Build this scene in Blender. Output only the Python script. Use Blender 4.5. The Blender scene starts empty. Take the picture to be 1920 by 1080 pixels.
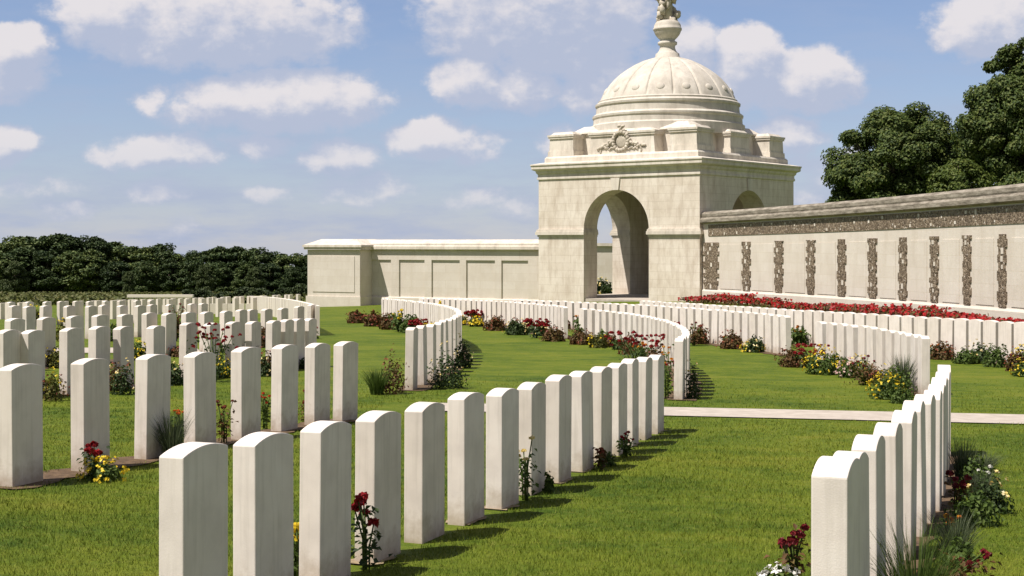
import bpy, bmesh, math, random
import numpy as np
from math import sin, cos, pi, radians, sqrt, atan2
from mathutils import Vector, Matrix
random.seed(7)
RNG = np.random.default_rng(11)
scene = bpy.context.scene
COL = scene.collection

# ------------------------------------------------------------------ helpers
def gz(x, y):
    """height of the ground (the camera's eye is at z = 0)"""
    xc = min(max(x, -28.0), 20.0)
    yc = min(max(y, -6.0), 85.0)
    z = -1.4673 - 0.0327*xc - 0.0303*yc + 8.826e-4*xc*yc + 1.005e-4*yc*yc
    if y > 85.0:
        z -= 0.0285*(min(y, 2200.0) - 85.0)
    return z

def gz_np(x, y):
    xc = np.clip(x, -28, 20); yc = np.clip(y, -6, 85)
    return -1.4673 - 0.0327*xc - 0.0303*yc + 8.826e-4*xc*yc + 1.005e-4*yc*yc - 0.0285*(np.clip(y, 85, 2200) - 85)

def tag(o, label=None, cat=None, group=None, kind=None):
    if label: o['label'] = label
    if cat: o['category'] = cat
    if group: o['group'] = group
    if kind: o['kind'] = kind
    return o

def link(name, me, mat=None, parent=None, loc=None, rot=None):
    o = bpy.data.objects.new(name, me)
    COL.objects.link(o)
    if mat is not None and me is not None and len(me.materials) == 0:
        for m in (mat if isinstance(mat, (list, tuple)) else [mat]):
            me.materials.append(m)
    if parent is not None: o.parent = parent
    if loc is not None: o.location = loc
    if rot is not None: o.rotation_euler = rot
    return o

def empty(name, loc=(0, 0, 0), rz=0.0):
    o = bpy.data.objects.new(name, None)
    o.empty_display_size = 0.3
    COL.objects.link(o); o.location = loc; o.rotation_euler = (0, 0, rz)
    return o

def copy_tree(o, parent=None):
    c = o.copy(); COL.objects.link(c)
    if parent is not None: c.parent = parent
    for ch in o.children: copy_tree(ch, c)
    return c

class MB:
    """collects shapes, builds them as one mesh object"""
    def __init__(s): s.v = []; s.f = []; s.s = []
    def add(s, vs, fs, smooth=False):
        b = len(s.v); s.v += [tuple(p) for p in vs]
        for f in fs: s.f.append(tuple(b+i for i in f)); s.s.append(smooth)
    def box(s, c, d, rz=0.0, taper=1.0):
        x, y, z = d[0]/2, d[1]/2, d[2]/2
        P = []
        for sz, k in ((-1, 1.0), (1, taper)):
            for sx, sy in ((-1, -1), (1, -1), (1, 1), (-1, 1)):
                px, py = sx*x*k, sy*y*k
                P.append((c[0]+px*cos(rz)-py*sin(rz), c[1]+px*sin(rz)+py*cos(rz), c[2]+sz*z))
        s.add(P, [(3, 2, 1, 0), (4, 5, 6, 7), (0, 1, 5, 4), (1, 2, 6, 5), (2, 3, 7, 6), (3, 0, 4, 7)])
    def lathe(s, prof, n=48, c=(0, 0, 0), smooth=True):
        vs = []; fs = []
        for r, z in prof:
            for i in range(n):
                a = 2*pi*i/n; vs.append((c[0]+r*cos(a), c[1]+r*sin(a), c[2]+z))
        for k in range(len(prof)-1):
            for i in range(n):
                j = (i+1) % n
                fs.append((k*n+i, k*n+j, (k+1)*n+j, (k+1)*n+i))
        fs.append(tuple(range(n-1, -1, -1))); fs.append(tuple((len(prof)-1)*n+i for i in range(n)))
        s.add(vs, fs, smooth)
    def square(s, prof, c=(0, 0)):
        """profile (half size, z) swept round a square"""
        vs = []; fs = []
        for h, z in prof:
            vs += [(c[0]-h, c[1]-h, z), (c[0]+h, c[1]-h, z), (c[0]+h, c[1]+h, z), (c[0]-h, c[1]+h, z)]
        for k in range(len(prof)-1):
            for i in range(4):
                j = (i+1) % 4
                fs.append((k*4+i, k*4+j, (k+1)*4+j, (k+1)*4+i))
        m = (len(prof)-1)*4
        fs += [(3, 2, 1, 0), (m, m+1, m+2, m+3)]
        s.add(vs, fs)
    def tube(s, pts, radii, n=6, smooth=True):
        pts = [Vector(p) for p in pts]; vs = []; fs = []
        for i, p in enumerate(pts):
            d = (pts[min(i+1, len(pts)-1)] - pts[max(i-1, 0)])
            if d.length < 1e-6: d = Vector((0, 0, 1))
            d.normalize()
            a = d.cross(Vector((0.31, 0.95, 0.05))); 
            if a.length < 1e-4: a = d.cross(Vector((1, 0, 0)))
            a.normalize(); b = d.cross(a)
            r = radii[i]
            for k in range(n):
                t = 2*pi*k/n; vs.append(p + a*r*cos(t) + b*r*sin(t))
        for i in range(len(pts)-1):
            for k in range(n):
                l = (k+1) % n
                fs.append((i*n+k, i*n+l, (i+1)*n+l, (i+1)*n+k))
        fs.append(tuple(range(n-1, -1, -1))); fs.append(tuple((len(pts)-1)*n+k for k in range(n)))
        s.add(vs, fs, smooth)
    def blob(s, c, r, nu=8, nv=6, jit=0.0, smooth=True, m=None):
        vs = [(0, 0, -1)]; fs = []
        for j in range(1, nv):
            t = pi*j/nv
            for i in range(nu):
                a = 2*pi*i/nu
                vs.append((sin(t)*cos(a), sin(t)*sin(a), -cos(t)))
        vs.append((0, 0, 1)); top = len(vs)-1
        for i in range(nu):
            fs.append((0, 1+(i+1) % nu, 1+i))
            fs.append((top, 1+(nv-2)*nu+i, 1+(nv-2)*nu+(i+1) % nu))
        for j in range(nv-2):
            for i in range(nu):
                k = (i+1) % nu
                fs.append((1+j*nu+i, 1+j*nu+k, 1+(j+1)*nu+k, 1+(j+1)*nu+i))
        out = []
        for v in vs:
            q = 1+random.uniform(-jit, jit)
            p = Vector((v[0]*r[0]*q, v[1]*r[1]*q, v[2]*r[2]*q))
            if m is not None: p = m @ p
            out.append((c[0]+p.x, c[1]+p.y, c[2]+p.z))
        s.add(out, fs, smooth)
    def mesh(s, name):
        me = bpy.data.meshes.new(name)
        me.from_pydata(s.v, [], s.f)
        if any(s.s): me.polygons.foreach_set('use_smooth', s.s)
        me.update(); return me
    def build(s, name, mat, parent=None, loc=None, rot=None):
        return link(name, s.mesh(name), mat, parent, loc, rot)

def leaf_mesh(name, C, N, L, W, fold=0.25):
    """C (n,3) leaf centres, N (n,3) facing directions, L, W sizes: one diamond leaf of two folded triangles each"""
    C = np.asarray(C, float); N = np.asarray(N, float); n = len(C)
    L = np.broadcast_to(np.asarray(L, float), (n,)); W = np.broadcast_to(np.asarray(W, float), (n,))
    N = N/np.maximum(np.linalg.norm(N, axis=1, keepdims=True), 1e-6)
    R = RNG.normal(size=(n, 3)); A = np.cross(N, R); A /= np.maximum(np.linalg.norm(A, axis=1, keepdims=True), 1e-6)
    B = np.cross(N, A)
    v = np.empty((n, 4, 3))
    v[:, 0] = C - A*(L/2)[:, None]
    v[:, 1] = C + B*(W/2)[:, None] + N*(W*fold)[:, None]
    v[:, 2] = C + A*(L/2)[:, None] - N*(L*0.12)[:, None]
    v[:, 3] = C - B*(W/2)[:, None] + N*(W*fold)[:, None]
    idx = np.arange(n)[:, None]*4
    f = np.concatenate([idx+np.array([[0, 1, 2]]), idx+np.array([[0, 2, 3]])], axis=1).reshape(-1)
    return tri_mesh(name, v.reshape(-1, 3), f)

def tri_mesh(name, v, f):
    me = bpy.data.meshes.new(name)
    nt = len(f)//3
    me.vertices.add(len(v)); me.vertices.foreach_set('co', np.ascontiguousarray(v, dtype=np.float32).reshape(-1))
    me.loops.add(len(f)); me.loops.foreach_set('vertex_index', np.ascontiguousarray(f, dtype=np.int32))
    me.polygons.add(nt)
    me.polygons.foreach_set('loop_start', np.arange(0, nt*3, 3, dtype=np.int32))
    me.update(calc_edges=True); me.validate()
    return me

# ------------------------------------------------------------------ materials
class NT:
    def __init__(s, name):
        s.m = bpy.data.materials.new(name); s.m.use_nodes = True
        s.t = s.m.node_tree; s.n = s.t.nodes; s.p = s.n['Principled BSDF']
        s.p.inputs['Specular IOR Level'].default_value = 0.25
    def new(s, t, **k):
        n = s.n.new(t)
        for a, b in k.items():
            if a in n.inputs: n.inputs[a].default_value = b
            else: setattr(n, a, b)
        return n
    def ln(s, a, b): s.t.links.new(a, b)
    def coords(s, kind='Object', scale=(1, 1, 1), jitter=False):
        c = s.new('ShaderNodeTexCoord'); o = c.outputs[kind]
        if jitter:
            oi = s.new('ShaderNodeObjectInfo'); cb = s.new('ShaderNodeCombineXYZ')
            mu = s.new('ShaderNodeMath', operation='MULTIPLY'); s.ln(oi.outputs['Random'], mu.inputs[0]); mu.inputs[1].default_value = 37.0
            s.ln(mu.outputs[0], cb.inputs[0]); s.ln(mu.outputs[0], cb.inputs[1])
            ad = s.new('ShaderNodeVectorMath', operation='ADD'); s.ln(o, ad.inputs[0]); s.ln(cb.outputs[0], ad.inputs[1]); o = ad.outputs[0]
        mp = s.new('ShaderNodeMapping'); mp.inputs['Scale'].default_value = scale
        s.ln(o, mp.inputs[0]); return mp.outputs[0]
    def noise(s, vec, scale, detail=4, rough=0.55):
        n = s.new('ShaderNodeTexNoise', Scale=scale, Detail=detail, Roughness=rough); s.ln(vec, n.inputs['Vector']); return n.outputs['Fac']
    def ramp(s, fac, stops):
        r = s.new('ShaderNodeValToRGB'); el = r.color_ramp.elements
        while len(el) < len(stops): el.new(0.5)
        for e, (p, c) in zip(el, stops):
            e.position = p; e.color = (c[0], c[1], c[2], 1) if len(c) == 3 else c
        s.ln(fac, r.inputs[0]); return r.outputs[0]
    def mix(s, fac, a, b, mode='MIX'):
        m = s.new('ShaderNodeMix', data_type='RGBA', blend_type=mode)
        for i, v in ((0, fac), (6, a), (7, b)):
            if isinstance(v, (int, float)): m.inputs[i].default_value = v
            elif isinstance(v, tuple): m.inputs[i].default_value = (*v, 1)
            else: s.ln(v, m.inputs[i])
        return m.outputs[2]
    def math(s, op, a, b=None, clamp=False):
        m = s.new('ShaderNodeMath', operation=op); m.use_clamp = clamp
        for i, v in ((0, a), (1, b)):
            if v is None: continue
            if isinstance(v, (int, float)): m.inputs[i].default_value = v
            else: s.ln(v, m.inputs[i])
        return m.outputs[0]
    def bump(s, h, strength=0.3, dist=0.02):
        b = s.new('ShaderNodeBump', Strength=strength, Distance=dist); s.ln(h, b.inputs['Height']); s.ln(b.outputs[0], s.p.inputs['Normal'])
    def done(s, col=None, rough=0.85):
        if col is not None:
            if isinstance(col, tuple): s.p.inputs['Base Color'].default_value = (*col, 1)
            else: s.ln(col, s.p.inputs['Base Color'])
        s.p.inputs['Roughness'].default_value = rough
        return s.m

def V3(*a): return tuple(a)

def mat_headstone():
    m = NT('portland_headstone')
    v = m.coords('Object', jitter=True)
    big = m.noise(v, 5.0, 4)
    c = m.ramp(big, [(0.3, (0.68, 0.62, 0.565)), (0.55, (0.775, 0.71, 0.645)), (0.75, (0.80, 0.745, 0.685))])
    vs = m.coords('Object', (26, 26, 1.6), jitter=True)
    st = m.noise(vs, 1.0, 4, 0.6)
    stf = m.ramp(st, [(0.50, (0, 0, 0)), (0.78, (1, 1, 1))])
    c = m.mix(m.math('MULTIPLY', stf, 0.45), c, (0.43, 0.395, 0.335))
    # soil and algae splashed on the foot of the stone
    tc = m.new('ShaderNodeTexCoord'); sx = m.new('ShaderNodeSeparateXYZ'); m.ln(tc.outputs['Object'], sx.inputs[0])
    h = m.math('MULTIPLY', sx.outputs['Z'], -5.0); h = m.math('ADD', h, 0.92)
    n2 = m.noise(v, 11.0, 5, 0.65); h = m.math('ADD', h, m.math('MULTIPLY', m.math('SUBTRACT', n2, 0.5), 2.0), True)
    c = m.mix(m.math('MULTIPLY', h, 0.72), c, (0.34, 0.255, 0.165))
    fine = m.noise(v, 160.0, 2)
    c = m.mix(m.math('MULTIPLY', fine, 0.12), c, (0.5, 0.47, 0.42))
    oi = m.new('ShaderNodeObjectInfo')
    tone = m.ramp(oi.outputs['Random'], [(0.0, (0.90, 0.885, 0.86)), (0.5, (0.97, 0.965, 0.955)), (1.0, (1.0, 1.0, 1.0))])
    c = m.mix(1.0, c, tone, 'MULTIPLY')
    m.bump(fine, 0.15, 0.004)
    return m.done(c, 0.8)

def mat_ashlar(name, ca, cb, stain, course=0.38, joint=0.70, stain_amt=0.48, bw=0.95):
    m = NT(name)
    v = m.coords('Object')
    a = m.noise(v, 0.9, 5, 0.6)
    c = m.ramp(a, [(0.3, ca), (0.7, cb)])
    # stone courses: box mapped by height and by position along the wall
    tc = m.new('ShaderNodeTexCoord'); sx = m.new('ShaderNodeSeparateXYZ'); m.ln(tc.outputs['Object'], sx.inputs[0])
    cb_ = m.new('ShaderNodeCombineXYZ')
    m.ln(m.math('ADD', sx.outputs['X'], sx.outputs['Y']), cb_.inputs[0]); m.ln(sx.outputs['Z'], cb_.inputs[1])
    br = m.new('ShaderNodeTexBrick', Scale=1.0)
    br.inputs['Mortar Size'].default_value = 0.006; br.inputs['Brick Width'].default_value = bw; br.inputs['Row Height'].default_value = course
    br.inputs['Color1'].default_value = (0.95, 0.94, 0.92, 1); br.inputs['Color2'].default_value = (1.0, 1.0, 1.0, 1); br.inputs['Mortar'].default_value = (joint, joint*0.97, joint*0.9, 1)
    m.ln(cb_.outputs[0], br.inputs['Vector'])
    c = m.mix(1.0, c, br.outputs['Color'], 'MULTIPLY')
    vs = m.coords('Object', (2.2, 2.2, 0.55))
    s1 = m.noise(vs, 1.5, 6, 0.68)
    c = m.mix(m.math('MULTIPLY', m.ramp(s1, [(0.45, (0, 0, 0)), (0.70, (1, 1, 1))]), stain_amt*1.25), c, stain)
    s2 = m.noise(v, 9.0, 4, 0.6)
    c = m.mix(m.math('MULTIPLY', m.ramp(s2, [(0.55, (0, 0, 0)), (0.8, (1, 1, 1))]), 0.22), c, stain)
    m.bump(s2, 0.25, 0.02)
    return m.done(c, 0.85)

def mat_weathered():
    m = NT('weathered_coping_stone')
    v = m.coords('Object', (1, 1, 5)); a = m.noise(v, 1.6, 7, 0.7)
    c = m.ramp(a, [(0.30, (0.10, 0.085, 0.065)), (0.45, (0.22, 0.19, 0.15)), (0.60, (0.36, 0.32, 0.26)), (0.8, (0.52, 0.47, 0.39))])
    b = m.noise(m.coords('Object'), 14, 4); c = m.mix(m.math('MULTIPLY', b, 0.35), c, (0.10, 0.10, 0.08))
    m.bump(a, 0.5, 0.05)
    return m.done(c, 0.95)

def mat_flint():
    m = NT('knapped_flint')
    v = m.coords('Object')
    vo = m.new('ShaderNodeTexVoronoi', Scale=17.0); m.ln(v, vo.inputs['Vector'])
    c = m.ramp(vo.outputs['Color'], [(0.0, (0.045, 0.032, 0.020)), (0.4, (0.125, 0.09, 0.06)), (0.7, (0.24, 0.185, 0.13)), (0.86, (0.40, 0.325, 0.24)), (0.95, (0.6, 0.56, 0.5))])
    ve = m.new('ShaderNodeTexVoronoi', Scale=17.0, feature='DISTANCE_TO_EDGE'); m.ln(v, ve.inputs['Vector'])
    c = m.mix(m.ramp(ve.outputs['Distance'], [(0.0, (1, 1, 1)), (0.07, (0, 0, 0))]), c, (0.30, 0.25, 0.19))
    m.bump(ve.outputs['Distance'], 0.8, 0.05)
    m.done(c, 0.55)
    return m.m

def mat_grass(name, blades):
    m = NT(name)
    tc = m.new('ShaderNodeTexCoord'); v = tc.outputs['Object']
    a = m.noise(v, 0.55, 4, 0.6); b = m.noise(v, 3.2, 5, 0.65)
    mp = m.new('ShaderNodeMapping'); mp.inputs['Scale'].default_value = (1.0, 3.2, 1); mp.inputs['Rotation'].default_value = (0, 0, radians(12)); m.ln(v, mp.inputs[0])
    st = m.noise(mp.outputs[0], 0.9, 5, 0.65)
    k = 1.30 if blades else 1.05
    f = m.math('ADD', m.math('MULTIPLY', a, 0.45), m.math('ADD', m.math('MULTIPLY', b, 0.3), m.math('MULTIPLY', st, 0.45)))
    c = m.ramp(f, [(0.46, (0.038*k, 0.074*k, 0.006*k)), (0.55, (0.073*k, 0.110*k, 0.008*k)), (0.64, (0.108*k, 0.141*k, 0.011*k)), (0.76, (0.150*k, 0.162*k, 0.018*k))])
    if blades:
        g = m.new('ShaderNodeNewGeometry')
        c = m.mix(m.ramp(g.outputs['Random Per Island'], [(0.0, (0, 0, 0)), (0.93, (0.25, 0.25, 0.25)), (1.0, (0.7, 0.7, 0.7))]), c, (0.19*k, 0.18*k, 0.045*k))
        c = m.mix(m.ramp(g.outputs['Random Per Island'], [(0.0, (0.35, 0.35, 0.35)), (0.35, (0, 0, 0))]), c, (0.030*k, 0.055*k, 0.008*k))
    else:
        fine = m.noise(v, 38.0, 5, 0.7); fm = m.noise(v, 11.0, 4, 0.7)
        c = m.mix(m.ramp(fine, [(0.34, (0.5, 0.5, 0.5)), (0.50, (0, 0, 0))]), c, (0.026, 0.044, 0.006))
        c = m.mix(m.ramp(fm, [(0.53, (0, 0, 0)), (0.72, (0.7, 0.7, 0.7))]), c, (0.17, 0.18, 0.032))
        m.bump(fine, 0.6, 0.03)
    m.p.inputs['Specular IOR Level'].default_value = 0.12
    return m.done(c, 0.75)

def mat_leaf(name, cs, trans=0.25, rough=0.6, tree=False):
    """foliage: colour varies from leaf to leaf and clump to clump"""
    m = NT(name); g = m.new('ShaderNodeNewGeometry')
    v = m.coords('Object'); a = m.noise(v, 0.8, 3)
    f = m.math('ADD', m.math('MULTIPLY', g.outputs['Random Per Island'], 0.55), m.math('MULTIPLY', a, 0.45))
    n = len(cs); c = m.ramp(f, [(0.15+0.7*i/max(n-1, 1), q) for i, q in enumerate(cs)])
    if tree:
        oi = m.new('ShaderNodeObjectInfo'); c = m.mix(1.0, c, m.ramp(oi.outputs['Random'], [(0.0, (0.60, 0.66, 0.62)), (0.5, (1, 1, 1)), (1.0, (1.75, 1.55, 1.4))]), 'MULTIPLY')
    m.done(c, rough)
    if trans:
        tr = m.new('ShaderNodeBsdfTranslucent'); m.ln(c, tr.inputs['Color'])
        mx = m.new('ShaderNodeMixShader'); mx.inputs[0].default_value = trans
        m.ln(m.p.outputs[0], mx.inputs[1]); m.ln(tr.outputs[0], mx.inputs[2])
        m.ln(mx.outputs[0], m.n['Material Output'].inputs['Surface'])
    return m.m

def mat_plain(name, ca, cb, scale=6, rough=0.8, bump=0.2):
    m = NT(name); v = m.coords('Object'); a = m.noise(v, scale, 5, 0.65)
    c = m.ramp(a, [(0.3, ca), (0.7, cb)]); m.bump(a, bump, 0.02)
    return m.done(c, rough)

M = {}
M['stone'] = mat_headstone()
M['tower'] = mat_ashlar('tower_limestone', (0.63, 0.56, 0.475), (0.745, 0.685, 0.60), (0.40, 0.325, 0.25))
M['trim'] = mat_ashlar('trim_limestone', (0.60, 0.545, 0.47), (0.73, 0.68, 0.60), (0.32, 0.28, 0.23), course=5, bw=1.3, joint=0.8, stain_amt=0.45)
M['dome'] = mat_ashlar('dome_limestone', (0.50, 0.46, 0.40), (0.66, 0.62, 0.555), (0.30, 0.27, 0.23), course=9, bw=9, joint=0.9, stain_amt=0.40)
M['carved'] = mat_plain('carved_stone', (0.34, 0.30, 0.24), (0.62, 0.56, 0.47), 4, 0.9)
M['wall'] = mat_ashlar('wall_limestone', (0.60, 0.545, 0.475), (0.67, 0.62, 0.55), (0.47, 0.41, 0.33), course=0.42, joint=0.86, stain_amt=0.25)
M['far_stone'] = mat_plain('far_headstone', (0.72, 0.65, 0.56), (0.79, 0.72, 0.63), 3, 0.8, 0.0)
M['coping'] = mat_weathered()
M['flint'] = mat_flint()
M['grass'] = mat_grass('lawn_turf', False)
M['blades'] = mat_grass('lawn_blades', True)
M['path'] = mat_plain('pale_paving', (0.36, 0.315, 0.265), (0.50, 0.445, 0.385), 5, 0.9)
M['soil'] = mat_plain('bed_soil', (0.055, 0.036, 0.022), (0.16, 0.105, 0.06), 14, 0.95, 0.8)
M['sandy'] = mat_plain('sandy_soil', (0.20, 0.15, 0.09), (0.38, 0.30, 0.19), 18, 0.95, 0.8)
M['bark'] = mat_plain('tree_bark', (0.05, 0.04, 0.03), (0.13, 0.105, 0.08), 8, 0.95, 0.6)
M['crown'] = mat_leaf('chestnut_leaves', [(0.022, 0.042, 0.010), (0.050, 0.082, 0.017), (0.095, 0.13, 0.028), (0.15, 0.17, 0.045)])
M['crown_light'] = mat_leaf('lighter_leaves', [(0.04, 0.07, 0.012), (0.085, 0.12, 0.02), (0.14, 0.165, 0.035)])
M['wood_a'] = mat_leaf('far_wood_leaves', [(0.017, 0.035, 0.011), (0.035, 0.063, 0.018), (0.066, 0.097, 0.028), (0.105, 0.132, 0.044)], 0.1, tree=True)
M['wood_b'] = mat_leaf('far_wood_lighter_leaves', [(0.028, 0.050, 0.014), (0.06, 0.085, 0.025), (0.11, 0.13, 0.05)], 0.1)
M['hedge'] = mat_leaf('hedge_leaves', [(0.012, 0.025, 0.006), (0.027, 0.045, 0.011), (0.05, 0.068, 0.018)], 0.1)
M['crop'] = mat_leaf('crop_leaves', [(0.05, 0.06, 0.012), (0.085, 0.10, 0.022), (0.13, 0.115, 0.04)], 0.1)
LEAF = {
 'green': [(0.035, 0.065, 0.012), (0.075, 0.12, 0.022), (0.13, 0.18, 0.04)],
 'darkgreen': [(0.018, 0.034, 0.010), (0.038, 0.066, 0.017), (0.085, 0.12, 0.04)],
 'olive': [(0.05, 0.06, 0.012), (0.10, 0.11, 0.02), (0.20, 0.17, 0.03)],
 'brown': [(0.05, 0.06, 0.014), (0.10, 0.055, 0.020), (0.15, 0.075, 0.028), (0.13, 0.13, 0.035)],
 'grey': [(0.045, 0.065, 0.03), (0.09, 0.115, 0.06), (0.16, 0.18, 0.10)],
}
for k, v in LEAF.items(): M['leaf_'+k] = mat_leaf('leaves_'+k, v, 0.3)
PET = {
 'red': [(0.13, 0.004, 0.007), (0.25, 0.008, 0.012), (0.36, 0.02, 0.024)],
 'bed': [(0.13, 0.003, 0.004), (0.27, 0.008, 0.009), (0.40, 0.015, 0.016)],
 'darkred': [(0.07, 0.005, 0.010), (0.15, 0.010, 0.016), (0.24, 0.03, 0.03)],
 'scarlet': [(0.45, 0.03, 0.01), (0.60, 0.06, 0.02)],
 'orange': [(0.55, 0.06, 0.01), (0.65, 0.22, 0.02)],
 'redyellow': [(0.40, 0.02, 0.015), (0.60, 0.35, 0.02)],
 'yellow': [(0.62, 0.42, 0.01), (0.75, 0.62, 0.05)],
 'cream': [(0.70, 0.50, 0.08), (0.78, 0.72, 0.50)],
 'white': [(0.70, 0.68, 0.62), (0.80, 0.79, 0.75)],
 'pink': [(0.60, 0.35, 0.33), (0.72, 0.58, 0.52)],
 'brown': [(0.16, 0.03, 0.02), (0.26, 0.07, 0.03)],
}
for k, v in PET.items(): M['pet_'+k] = mat_leaf('petals_'+k, v, 0.15, 0.5)
# ------------------------------------------------------------------ ground, paths, soil
def build_ground():
    xs = [-1800, -900, -450, -250, -160, -110, -80, -60, -48, -38] + [float(i) for i in range(-30, 23)] + [26, 32, 40, 52, 70, 100, 160, 260, 500, 1000, 1800]
    ys = [-300, -120, -50, -20] + [float(i) for i in range(-8, 90)] + [94, 100, 110, 125, 145, 170, 200, 235, 290, 400, 650, 1100, 2200]
    X, Y = np.meshgrid(xs, ys); Z = gz_np(X, Y)
    v = np.stack([X, Y, Z], -1).reshape(-1, 3); nx = len(xs)
    f = [(j*nx+i, j*nx+i+1, (j+1)*nx+i+1, (j+1)*nx+i) for j in range(len(ys)-1) for i in range(nx-1)]
    me = bpy.data.meshes.new('lawn'); me.from_pydata(v.tolist(), [], f)
    me.polygons.foreach_set('use_smooth', [True]*len(f)); me.update()
    tag(link('lawn', me, M['grass']), kind='structure')
build_ground()

def ribbon(name, pts, widths, mat, lift, nsub=4, kind='structure', jit=0.0):
    """sheet laid along a line on the ground"""
    P = []
    for i in range(len(pts)-1):
        a, b = pts[i], pts[i+1]; n = max(2, int(math.hypot(b[0]-a[0], b[1]-a[1])/0.15))
        for k in range(n): t = k/n; P.append((a[0]+(b[0]-a[0])*t, a[1]+(b[1]-a[1])*t, widths[0]+(widths[1]-widths[0])*(i+t)/(len(pts)-1)))
    P.append((pts[-1][0], pts[-1][1], widths[1]))
    vs = []; fs = []
    for i, (x, y, w) in enumerate(P):
        q = P[min(i+1, len(P)-1)]; p = P[max(i-1, 0)]
        dx, dy = q[0]-p[0], q[1]-p[1]; l = math.hypot(dx, dy) or 1; nx, ny = -dy/l, dx/l
        wl = w/2*(1+random.uniform(-jit, jit)); wr = w/2*(1+random.uniform(-jit, jit))
        for k in range(nsub+1):
            s = -wl + (wl+wr)*k/nsub
            vs.append((x+nx*s, y+ny*s, gz(x+nx*s, y+ny*s)+lift))
    n = nsub+1
    for i in range(len(P)-1):
        for k in range(nsub): fs.append((i*n+k, (i+1)*n+k, (i+1)*n+k+1, i*n+k+1))
    mb = MB(); mb.add(vs, fs, True)
    return tag(mb.build(name, mat), kind=kind)

ribbon('path', [(-0.95, 16.08), (2, 16.05), (6, 15.9), (16, 15.6)], (1.0, 1.15), M['path'], 0.012)
ribbon('path', [(-24, 23.5), (-14, 26.4), (-9, 27.6), (-6.4, 28.3)], (2.4, 2.2), M['path'], 0.012)

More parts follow.
